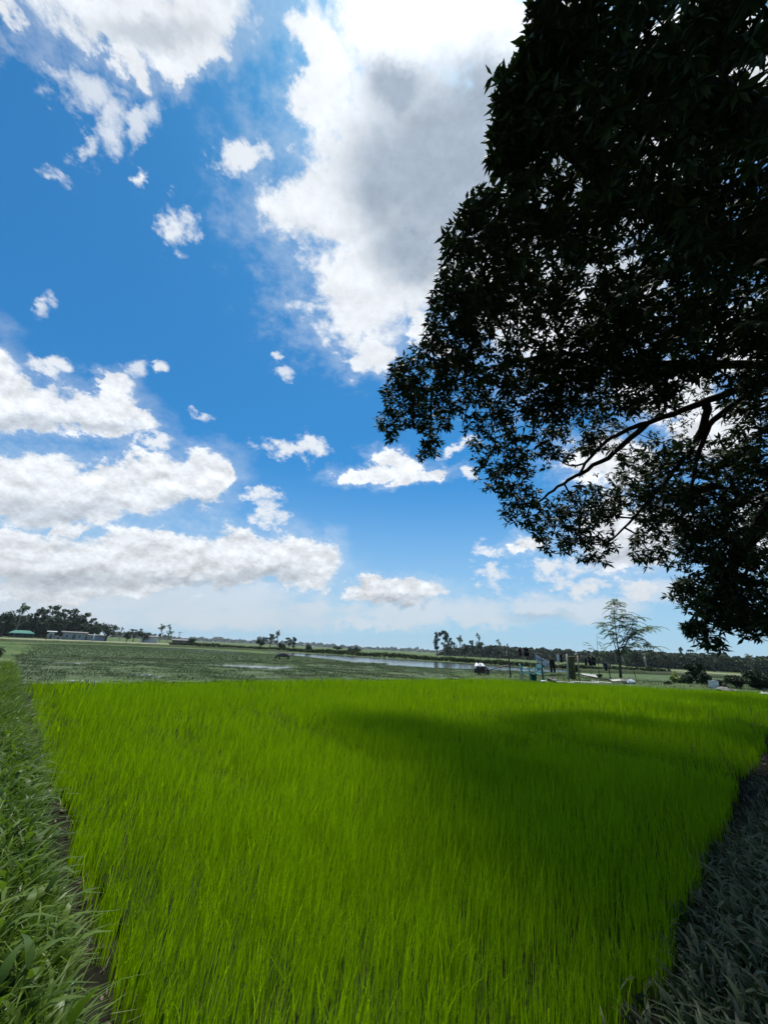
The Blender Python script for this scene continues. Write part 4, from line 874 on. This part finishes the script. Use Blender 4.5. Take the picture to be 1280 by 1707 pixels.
def rocklike(name, px, py, r, mat, label, cat, seed, z=YZ, group=None):
    P = gnd(px, py, z); m = MB(); lump(m, (0, 0, r[2] * .6), r, seed); o = m.build(name, mat, None, False, (P[0], P[1], z)); tag(o, label, cat, group); return o
m_rock = surf_mat('stone', (.16, .155, .14), (.28, .27, .25), 5, .9, .1, .4, 20)
rocklike('sack', 1052, 1140, (.24, .2, .16), m_cover, 'small white sack right of the scrap heap', 'sack', 4); rocklike('stone', 1042, 1139, (.2, .2, .16), m_rock, 'dark lump beside the right end of the scrap heap', 'stone', 6)
rocklike('sandal_heap', 921, 1136, (.28, .2, .12), m_rust, 'small brown rubbish heap in front of the dark trousers', 'rubbish', 8); rocklike('white_rag', 906, 1136.5, (.18, .12, .05), m_cover, 'small white rag on the ground by the chair leg', 'rag', 9)
rocklike('white_sheet', 942, 1138, (.55, .16, .03), m_tin, 'flat pale sheet lying before the square post', 'sheet', 10)
# right hand end: white boxes and stones
P = gnd(1190, 1150, .2); e = empty('storage_box', (P[0], P[1], .2), 'lower white box with a dark seam at the right field edge', 'box', 'white boxes', .3); m = MB(); m.box((0, 0, .12), (.40, .3, .24), 0, None, -.04); m.build('body', m_cover, e); m = MB(); m.box((0, 0, .255), (.43, .33, .03)); m.build('lid', m_white, e)
e = empty('storage_box', (P[0] + .04, P[1], .47), 'upper white box stacked on the lower white box', 'box', 'white boxes', .36); m = MB(); m.box((0, 0, .12), (.46, .3, .22), 0, None, -.05); m.build('body', m_cover, e); m = MB(); m.box((0, 0, .245), (.50, .34, .03)); m.build('lid', m_greywall, e)
post_o, _ = post(1199, 1137, math.hypot(*gnd(1199, 1151, .2)[:2]), .09, m_post, 'short grey stump beside the white boxes', 'stump', .0, 'stump', .2)
rocklike('stone', 1206, 1152, (.3, .25, .14), m_rock, 'pale topped stone right of the white boxes', 'stone', 12, .2); rocklike('stone', 1217, 1153.5, (.36, .25, .10), m_rust, 'dark flat stone furthest right in the stone pile', 'stone', 13, .2); rocklike('stone', 1274, 1158.5, (.26, .22, .08), m_conc, 'pale flat stone at the right edge of the field', 'stone', 14, .2); rocklike('stone', 1277, 1153, (.2, .2, .14), m_rock, 'grey rounded stone behind the pale flat one', 'stone', 15, .2)

# ------------------------------------------------------------------ shrubs near the yard
def leafy(name, px, py, z, wpx, hpx, mat, label, cat='bush', nb=9, lsz=.16, per=220, sh=None):
    P = gnd(px, py, z); k = depth(P) / FPX; w = wpx * k / 2; h = hpx * k; e = empty(name, (P[0], P[1], z), label, cat); bl = []
    for i in range(nb):
        a = i * 2.4; r = w * .62 * math.sqrt(random.random()); bl.append((r * math.cos(a), r * math.sin(a), random.uniform(.25, .8) * h, w * random.uniform(.3, .48), h * random.uniform(.16, .26)))
    loc = []
    for (x, y, zz, rx, rz_) in bl:
        N = per; dd = rng.normal(size=(N, 3)); dd /= np.linalg.norm(dd, axis=1)[:, None]; loc.append(np.array([x, y, zz]) + dd * np.array([rx, rx, rz_]) * (rng.random(N) ** .45)[:, None])
    loc = np.concatenate(loc); loc[:, 2] = np.maximum(loc[:, 2], .03); N = len(loc); lt = np.array([(-.5, 0, 0), (0, -.2, .05), (.5, 0, -.06), (0, .2, .05)])
    V, Fc, T = scatter(lt, qf, rand_rot(N, .2), loc, rng.uniform(.6, 1.4, N) * lsz, rng.random(N)); obj('foliage', np_mesh('foliage', V, Fc, mat, T), e)
    s_ = MB()
    for x, y, zz, rx, rz_ in bl: s_.tube([(0, 0, -.1), (x * .5, y * .5, zz * .5), (x, y, zz)], [.03, .02, .008], 5)
    s_.build('stem', m_bark, e); return e
m_lime = leaf_mat('lime_leaf', (.09, .14, .03), (.20, .26, .05), transl=.4, rough=.5, spec=.3)
leafy('bush', 1163, 1141, .2, 34, 36, m_dark, 'dense dark round bush behind the field at right', nb=12, per=420)
leafy('bush', 1148, 1142, .2, 26, 18, m_mid, 'low green bush left of the dense dark bush', per=160); leafy('bush', 1176, 1144, .2, 22, 26, m_mid, 'low green bush right of the dense dark bush', per=200)
leafy('plant', 1124, 1140, .2, 12, 24, m_lime, 'yellow green broad leaved plant left of the bushes', 'plant', 6, .3, 30); leafy('plant', 1136, 1141, .2, 18, 14, m_lime, 'low lime green plant beside the bushes', 'plant', 6, .22, 60); leafy('plant', 1115, 1143, .2, 14, 7, m_mid, 'small dark weed clump left of the lime plants', 'plant', 5, .15, 80)
leafy('bush', 1232, 1150, .2, 46, 24, m_mid, 'spreading grey green bush right of the stone pile', nb=12, per=240); leafy('bush', 1268, 1152, .2, 46, 34, m_dark, 'large dark bush at the right edge behind the field', nb=14, per=300); leafy('bush', 1203, 1146, .2, 22, 12, m_mid, 'low bush behind the white boxes', per=140)
leafy('plant', 1115, 1120, 0, 10, 26, m_dark, 'slim dark shrub standing left of the lime plants', 'plant', 7, .2, 90)
leafy('plant', 1000, 1131, YZ, 12, 10, m_mid, 'low weeds behind the scrap heap', 'plant', 5, .12, 60)
leafy('bush', -8, 1100, .1, 24, 30, m_mid, 'leafy shrub at the left edge above the bank', nb=7, lsz=.10, per=70)
# feathery sapling: pinnate fronds on thin limbs
m_feather = leaf_mat('feather_leaf', (.040, .085, .030), (.085, .140, .055), (.10, .18, .04), transl=.35, rough=.5, spec=.25)
def feathery(px, py, z, top, label, limbs, nf, fl, droop=.5):
    P = gnd(px, py, z); k = depth(P) / FPX; e = empty('sapling', (P[0], P[1], z), label, 'tree'); tr = MB(); fr = []
    def loc(qx, qy, dy=0.0): dv = CF * FPX + CR * (qx - 640) + CU * (853.5 - qy); T = CAM + dv * (P[1] + dy) / dv[1]; return T - np.array([P[0], P[1], z])
    for pts, r0, r1, dy, fz in limbs:
        q = [loc(a, b_, dy * i / max(1, len(pts) - 1)) for i, (a, b_) in enumerate(pts)]
        fine = []
        for i in range(len(q) - 1): fine += [q[i] + (q[i + 1] - q[i]) * t for t in (0, .25, .5, .75)]
        fine.append(q[-1]); tr.tube(fine, np.linspace(r0, r1, len(fine)), 6)
        for i in range(int(nf * fz)):
            t = 1 - .75 * random.random() ** 1.3; idx = min(len(fine) - 2, int(t * (len(fine) - 1))); b0 = fine[idx] + (fine[idx + 1] - fine[idx]) * random.random()
            a = random.random() * 6.28; L = fl * random.uniform(.6, 1.2); up = random.uniform(.0, .7); d0 = np.array([math.cos(a), math.sin(a), up]); fp = [b0 + d0 * L * s_ - np.array([0, 0, droop * L * s_ * s_]) for s_ in np.linspace(0, 1, 8)]
            tr.tube(fp[::2] + [fp[-1]], .006, 4, False)
            for s_ in range(1, 8):
                tg = fp[s_] - fp[s_ - 1]; tg /= np.linalg.norm(tg); sd_ = np.cross(tg, (0, 0, 1)); sd_ /= np.linalg.norm(sd_) + 1e-6
                for sg in (-1, 1): fr.append((fp[s_], sd_ * sg + tg * .6 - np.array([0, 0, .25]), tg))
    c = np.array([f_[0] for f_ in fr]); dd = np.array([f_[1] for f_ in fr]); tg = np.array([f_[2] for f_ in fr]); N = len(c); dd /= np.linalg.norm(dd, axis=1)[:, None]
    L = fl * .34 * rng.uniform(.7, 1.2, N)[:, None]; wd = fl * .075
    V = np.stack([c, c + dd * L * .5 + tg * wd, c + dd * L, c + dd * L * .5 - tg * wd], 1).reshape(-1, 3); Fc = np.arange(N * 4).reshape(-1, 4)
    tr.build('trunk', m_bark, e, True); obj('crown', np_mesh('crown', V, Fc, m_feather, np.repeat(rng.random(N), 4)), e); return e
feathery(1033, 1131, YZ - .05, 1000, 'feathery leaved sapling standing alone right of the washing', [
    ([(1034, 1130), (1033, 1110), (1031, 1090)], .12, .08, 0, 0), ([(1031, 1090), (1027, 1060), (1023, 1030), (1025, 1000)], .06, .012, .4, 1.5), ([(1029, 1092), (1020, 1062), (1008, 1038)], .045, .01, -.5, .7), ([(1033, 1092), (1046, 1066), (1064, 1050), (1092, 1044)], .06, .01, .5, 1.3),
    ([(1036, 1076), (1048, 1052), (1060, 1028)], .04, .01, -.6, 1.0), ([(1050, 1060), (1072, 1066), (1090, 1080)], .03, .008, -.4, .5), ([(1032, 1094), (1044, 1082), (1052, 1072)], .03, .01, -.8, .9), ([(1027, 1060), (1036, 1040), (1042, 1020)], .03, .008, .5, .8)], 32, .88)
feathery(998, 1131, YZ, 1055, 'thin wispy shrub left of the feathery sapling', [([(999, 1130), (996, 1100), (994, 1056)], .03, .008, 0, 1), ([(997, 1105), (1006, 1085), (1014, 1076)], .02, .006, .3, .8), ([(996, 1095), (988, 1080), (982, 1072)], .015, .005, -.3, .6)], 9, .45)

# ------------------------------------------------------------------ the great mango tree
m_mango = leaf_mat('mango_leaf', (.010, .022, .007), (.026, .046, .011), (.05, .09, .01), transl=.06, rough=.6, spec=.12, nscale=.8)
MS = 1.65                                    # the trunk's distance; the far boughs stand a little deeper than the near ones
def ms(qy): return 1.55 + .23 * float(sstep(np.array(qy), 150, 560))
def big(P):
    P = np.asarray(P, float); v = P - CAM; zf = v @ CF
    return CAM + v * (ms(853.5 - FPX * (v @ CU) / zf) if zf > .3 else MS)
TR = np.array([9.6 * MS, 5.6 * MS, .2])
mango = empty('mango_tree', TR, 'huge dark leafy tree overhanging the field from the right', 'tree')
def rel(P): return np.asarray(P) - TR
lv = np.array([(0, 0, 0), (.46, -.165, -.03), (.5, 0, .03), (.46, .165, -.03), (1, 0, -.16)]); lf = np.array([(0, 2, 3), (0, 1, 2), (1, 4, 2), (2, 4, 3)])
def whorl(nl, seed):
    r = np.random.default_rng(seed); V = []; Fc = []
    for i in range(nl):
        a = 2.4 * i + r.normal(0, .6); el = r.uniform(-1.05, .5); L = r.uniform(.6, 1.2); ro = Matrix.Rotation(a, 3, 'Z') @ Matrix.Rotation(-el, 3, 'Y') @ Matrix.Rotation(r.normal(0, .5), 3, 'X')
        V.append(lv * np.array([L, L * .95, L]) @ np.array(ro).T + np.array([.03 * math.cos(a), .03 * math.sin(a), .06 * i / nl])); Fc.append(lf + 5 * i)
    return np.concatenate(V), np.concatenate(Fc)
WH = [whorl(10, s_) for s_ in range(5)]
CB = [(852, 150, 6.2, 40), (846, 215, 6.3, 38), (846, 268, 6.4, 34), (905, 40, 6.0, 36), (910, 110, 6.1, 44), (788, 352, 6.9, 30), (758, 400, 7.0, 34), (742, 470, 7.2, 36), (660, 630, 7.7, 34), (940, 50, 6.0, 62), (885, 160, 6.2, 58), (868, 250, 6.4, 50), (960, 150, 6.1, 100), (828, 365, 6.9, 52), (802, 440, 7.1, 62), (770, 515, 7.3, 52), (745, 570, 7.4, 52), (705, 632, 7.6, 55), (672, 668, 7.8, 34), (650, 708, 7.8, 24), (722, 705, 7.7, 38), (714, 748, 7.7, 20), (775, 640, 7.5, 64),
      (850, 560, 7.3, 105), (900, 430, 6.9, 115), (950, 300, 6.5, 115), (1010, 110, 5.9, 110), (820, 712, 7.7, 50), (842, 790, 7.9, 44), (870, 846, 8, 36), (925, 878, 8.1, 42), (985, 908, 8.1, 40), (900, 740, 7.8, 46), (960, 850, 8, 40), (1000, 655, 7.5, 62), (1080, 530, 7, 110), (1060, 380, 6.4, 140), (1110, 220, 5.7, 140), (1130, 70, 5.2, 130),
      (1220, 150, 4.7, 130), (1230, 330, 5.2, 130), (1220, 470, 5.9, 110), (940, 640, 7.4, 60), (1090, 655, 7.2, 36), (1070, 790, 8, 50), (1105, 850, 8.2, 44), (1078, 915, 8.3, 34), (1150, 840, 8.2, 52), (1175, 915, 8.5, 52), (1170, 990, 8.8, 48), (1220, 1005, 8.8, 54), (1255, 890, 8.4, 80), (1245, 1040, 8.8, 30), (1175, 1060, 8.9, 24), (1150, 1045, 8.9, 14), (1235, 780, 8, 60), (1270, 990, 8.8, 60), (1262, 690, 7.6, 50), (1130, 975, 8.7, 22), (990, 740, 7.9, 26), (1140, 760, 7.9, 36), (1010, 840, 8.2, 34), (1030, 560, 7.2, 70), (1200, 560, 6.7, 80), (1262, 632, 7.0, 40), (1120, 600, 7.0, 60), (1270, 560, 6.8, 60), (1000, 560, 7.2, 60), (890, 640, 7.5, 60)]
wl = []; ws = []; centers = []
for (qx, qy, D, rp) in CB:
    kk = ms(qy); D = D * kk; c = at(qx, qy, D); rr = rp * D / math.sqrt(FPX ** 2 + (qx - 640) ** 2 + (qy - 853.5) ** 2) * (1 if True else 1); centers.append((c, rr))
    dens = 235 / kk ** 2 / (1.25 + .35 * (kk - 1.3)) * (.8 if qx < 800 or qy < 330 else 1) * (1.75 if qy > 770 and qx > 1140 else 1.25 if 380 < qy < 660 and qx < 1010 else 1.08)
    N = int(dens * rr ** 2 * 1.9) + 14
    dd = rng.normal(size=(N, 3)); dd /= np.linalg.norm(dd, axis=1)[:, None]
    lump_ = 1 + .22 * np.sin(dd @ rng.normal(0, 4, 3)) ; wl.append(c + dd * rr * (.35 + .65 * rng.random(N) ** .5)[:, None] * lump_[:, None] * np.array([1, 1.15, .95])); ws.append(np.full(N, .185 + .10 * (kk - 1.3)))
# the rest of the crown, over and behind the trunk
for (c, rr, N) in [((7.4, 6.4, 8.0), 2.4, 420), ((9.5, 5.5, 8.8), 3.0, 660), ((8.8, 9.0, 7.0), 2.4, 420), ((6.4, 9.5, 8.0), 2.0, 360), ((8.5, 3.0, 7.5), 2.6, 540), ((6.0, 4.0, 8.8), 2.0, 300), ((11.5, 7, 6.5), 2.6, 420), ((11, 4, 6.5), 2.6, 600),  ((9.2, 8.2, 4.6), 1.6, 500), ((9.5, 12.0, 6.5), 2.4, 900), ((12, 11, 6), 2.4, 420)]:
    dd = rng.normal(size=(N, 3)); dd /= np.linalg.norm(dd, axis=1)[:, None]; c = big(c); rr = rr * 1.45
    p = c + dd * rr * (rng.random(N) ** .4)[:, None]; wl.append(p); ws.append(np.full(N, .20)); centers.append((c, rr))
wl = np.concatenate(wl); ws = np.concatenate(ws)
# keep the sky open where the photograph's tree edge is: nothing of the hidden crown may lean out past it
rel_c = wl - CAM; zz = rel_c @ CF; qx = 640 + FPX * (rel_c @ CR) / np.maximum(zz, .01); qy = 853.5 - FPX * (rel_c @ CU) / np.maximum(zz, .01)
OUT = [(880, -400), (884, 0), (880, 70), (850, 105), (818, 125), (822, 200), (815, 290), (800, 305), (770, 335), (742, 385), (735, 440), (716, 515), (712, 555), (688, 578), (655, 610), (640, 645), (622, 690), (640, 735), (668, 748), (690, 772), (722, 775), (738, 735), (768, 715), (786, 745), (780, 800), (822, 835), (836, 872), (862, 884), (892, 905), (945, 955), (1012, 958), (1032, 905), (1052, 935), (1092, 968), (1120, 940), (1140, 960), (1112, 990), (1120, 1030), (1145, 1082), (1200, 1095), (1290, 1080), (2600, 1000), (2600, -400)]
front = zz > .3
okm = ~front | (qy < -390) | poly_in(qx, qy, OUT) | (qx > 1500)
HOLES = [(1005, 770, 34, 20), (935, 788, 22, 12), (1062, 712, 20, 10), (1180, 712, 30, 22), (1215, 655, 30, 8), (1040, 880, 20, 30), (1165, 945, 14, 10), (1080, 905, 10, 10), (1240, 600, 34, 8), (950, 262, 10, 8), (1018, 255, 14, 10), (1150, 62, 10, 5), (1200, 130, 18, 14), (1230, 60, 12, 7), (1160, 800, 26, 8), (880, 590, 14, 8), (800, 600, 16, 8), (1260, 430, 12, 8), (1110, 600, 14, 8), (1180, 570, 20, 6)]
for hx, hy, ha, hb_ in HOLES: okm &= ~(front & (((qx - hx) / ha) ** 2 + ((qy - hy) / hb_) ** 2 < 1))
wl = wl[okm]; ws = ws[okm]; qx = qx[okm]; qy = qy[okm]; zz = zz[okm]
dcam = np.linalg.norm(wl - CAM, axis=1)
far_ok = dcam > 3.2; wl, ws, qx, qy, zz, dcam = wl[far_ok], ws[far_ok], qx[far_ok], qy[far_ok], zz[far_ok], dcam[far_ok]
inview = (zz > .3) & (qx > 640) & (qx < 1280) & (qy > 0) & (qy < 1200)
# the leaves hanging nearest are single leaves, the rest of the crown is one mass
order = np.argsort(np.where(inview, dcam, 1e9)); nearest = order[:30]
mass = np.ones(len(wl), bool); mass[nearest] = False
parts = []
idx = np.where(mass)[0]; pick = rng.integers(0, 5, len(idx))
def wrot(N):
    a = rng.uniform(0, 6.283, N); t = rng.normal(0, .45, N); b_ = rng.uniform(0, 6.283, N)
    ca, sa = np.cos(a), np.sin(a); Rz = np.zeros((N, 3, 3)); Rz[:, 0, 0] = ca; Rz[:, 0, 1] = -sa; Rz[:, 1, 0] = sa; Rz[:, 1, 1] = ca; Rz[:, 2, 2] = 1
    k = np.stack([np.cos(b_), np.sin(b_), 0 * b_], -1); K_ = np.zeros((N, 3, 3)); K_[:, 0, 1] = -k[:, 2]; K_[:, 0, 2] = k[:, 1]; K_[:, 1, 0] = k[:, 2]; K_[:, 1, 2] = -k[:, 0]; K_[:, 2, 0] = -k[:, 1]; K_[:, 2, 1] = k[:, 0]
    return (np.eye(3) + np.sin(t)[:, None, None] * K_ + (1 - np.cos(t))[:, None, None] * (K_ @ K_)) @ Rz
for s_ in range(5):
    j = idx[pick == s_]; N = len(j); parts.append(scatter(WH[s_][0], WH[s_][1], wrot(N), rel(wl[j]), ws[j] * rng.uniform(.75, 1.2, N), rng.random(N)))
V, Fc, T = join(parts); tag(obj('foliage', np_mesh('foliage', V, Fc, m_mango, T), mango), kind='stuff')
leaf_me = np_mesh('leaf', lv, lf, m_mango, np.full(5, .55))
for j in nearest:
    Rw = Matrix([list(r_) for r_ in wrot(1)[0]])
    for i in range(10):
        a = 2.4 * i + rng.normal(0, .25); el = rng.uniform(-.9, .3); L = .20 * rng.uniform(.8, 1.2)
        ro = Rw @ Matrix.Rotation(a, 3, 'Z') @ Matrix.Rotation(-el, 3, 'Y') @ Matrix.Rotation(rng.normal(0, .5), 3, 'X')
        o = obj('leaf', leaf_me, mango); o.matrix_local = Matrix.Translation(Vector(tuple(rel(wl[j]) + np.array([0, 0, .004 * i])))) @ ro.to_4x4() @ Matrix.Scale(float(L), 4)
# trunk and limbs
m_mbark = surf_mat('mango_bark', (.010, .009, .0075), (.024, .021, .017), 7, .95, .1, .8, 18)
fork = big((9.4, 5.9, 3.0)); m = MB()
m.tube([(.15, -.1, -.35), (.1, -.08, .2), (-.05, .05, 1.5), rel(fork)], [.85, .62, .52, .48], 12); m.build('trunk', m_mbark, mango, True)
def curve(P, k=6):
    P = [np.array(p, float) for p in P]; out = []
    for i in range(len(P) - 1):
        p0 = P[max(0, i - 1)]; p1, p2 = P[i], P[i + 1]; p3 = P[min(len(P) - 1, i + 2)]
        for s_ in range(k):
            t = s_ / k; out.append(.5 * ((2 * p1) + (p2 - p0) * t + (2 * p0 - 5 * p1 + 4 * p2 - p3) * t * t + (3 * p1 - p0 - 3 * p2 + p3) * t ** 3))
    return out + [P[-1]]
LIMBS = [([fork, at(1400, 660, 7.6), at(1285, 634, 7.4), at(1180, 668, 7.5), at(1080, 705, 7.6), at(1010, 735, 7.8), at(960, 795, 8.0)], .095, .025),
         ([fork, at(1420, 560, 7.2), at(1300, 600, 7.2), at(1180, 610, 7.2), at(1060, 600, 7.2), at(940, 590, 7.3), at(830, 610, 7.5), at(720, 650, 7.7)], .095, .02),
         ([at(1180, 668, 7.5), at(1160, 735, 7.8), at(1110, 800, 8.0), at(1040, 880, 8.2)], .07, .022), ([at(1080, 705, 7.6), at(1000, 770, 7.9), at(930, 812, 8.0), at(880, 850, 8.0)], .06, .018),
         ([at(1285, 634, 7.4), at(1190, 700, 7.7), at(1160, 770, 7.9), at(1150, 850, 8.2)], .065, .02), ([at(1240, 830, 8.2), at(1190, 808, 8.1), at(1140, 820, 8.1), at(1105, 812, 8.1)], .06, .015),
         ([fork, at(1460, 560, 6.4), at(1330, 440, 6.0), at(1180, 390, 5.9), at(1060, 330, 6.3), at(930, 240, 6.5), at(870, 200, 6.4)], .28, .03), ([fork, at(1500, 480, 6.2), at(1390, 260, 5.6), at(1250, 190, 5.2), at(1120, 130, 5.5), at(980, 90, 5.9)], .26, .03),
         ([fork, (10.0, 6.4, 5.0), (11, 7.0, 6.6)], .26, .06), ([fork, (9.6, 7.6, 5.0), (9.6, 9.2, 6.6)], .26, .06), ([fork, (9.5, 4.6, 5.4), (9.0, 3.0, 7.2)], .26, .06), ([fork, at(1350, 820, 8.6), at(1250, 900, 8.5), at(1200, 980, 8.7), at(1170, 1050, 8.9)], .2, .02), ([fork, (8.0, 3.8, 5.8), (6.6, 2.4, 7.4)], .22, .04)]
allp = []
for P, r0, r1 in LIMBS:
    P = [P[0] if P[0] is fork else big(P[0])] + [big(p) for p in P[1:]]; r0 *= 1.5; r1 *= 1.5
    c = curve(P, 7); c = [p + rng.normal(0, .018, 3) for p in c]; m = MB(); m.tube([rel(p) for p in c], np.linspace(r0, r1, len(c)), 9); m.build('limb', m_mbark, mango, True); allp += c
allp = np.array(allp); tw = MB()
for c, rr in centers:
    j = np.argmin(np.linalg.norm(allp - c, axis=1)); a = allp[j]; md = (a + c) / 2 + rng.normal(0, .12, 3) - np.array([0, 0, .08]); tw.tube([rel(p) for p in curve([a, md, c], 4)], np.linspace(.034, .014, 9), 6)
    for _ in range(9):
        d_ = rng.normal(size=3); d_ /= np.linalg.norm(d_); e1 = c + d_ * rr * .8; tw.tube([rel(c), rel(c + d_ * rr * .4 + rng.normal(0, .06, 3)), rel(e1)], [.012, .008, .004], 4, False)
tag(tw.build('twigs', m_mbark, mango, True), kind='stuff')

# ------------------------------------------------------------------ the air
m_haze = bpy.data.materials.new('haze'); m_haze.use_nodes = True; m_haze.node_tree.nodes.clear(); n = NG(m_haze.node_tree)
ho = n.new('ShaderNodeOutputMaterial'); pv = n.new('ShaderNodeVolumePrincipled'); pv.inputs['Color'].default_value = (.80, .90, 1.0, 1); pv.inputs['Density'].default_value = .00014; n.l.new(pv.outputs[0], ho.inputs['Volume'])
mb = MB(); mb.box((0, 0, 11.0), (12000, 12000, 26)); tag(mb.build('haze', m_haze), kind='stuff')
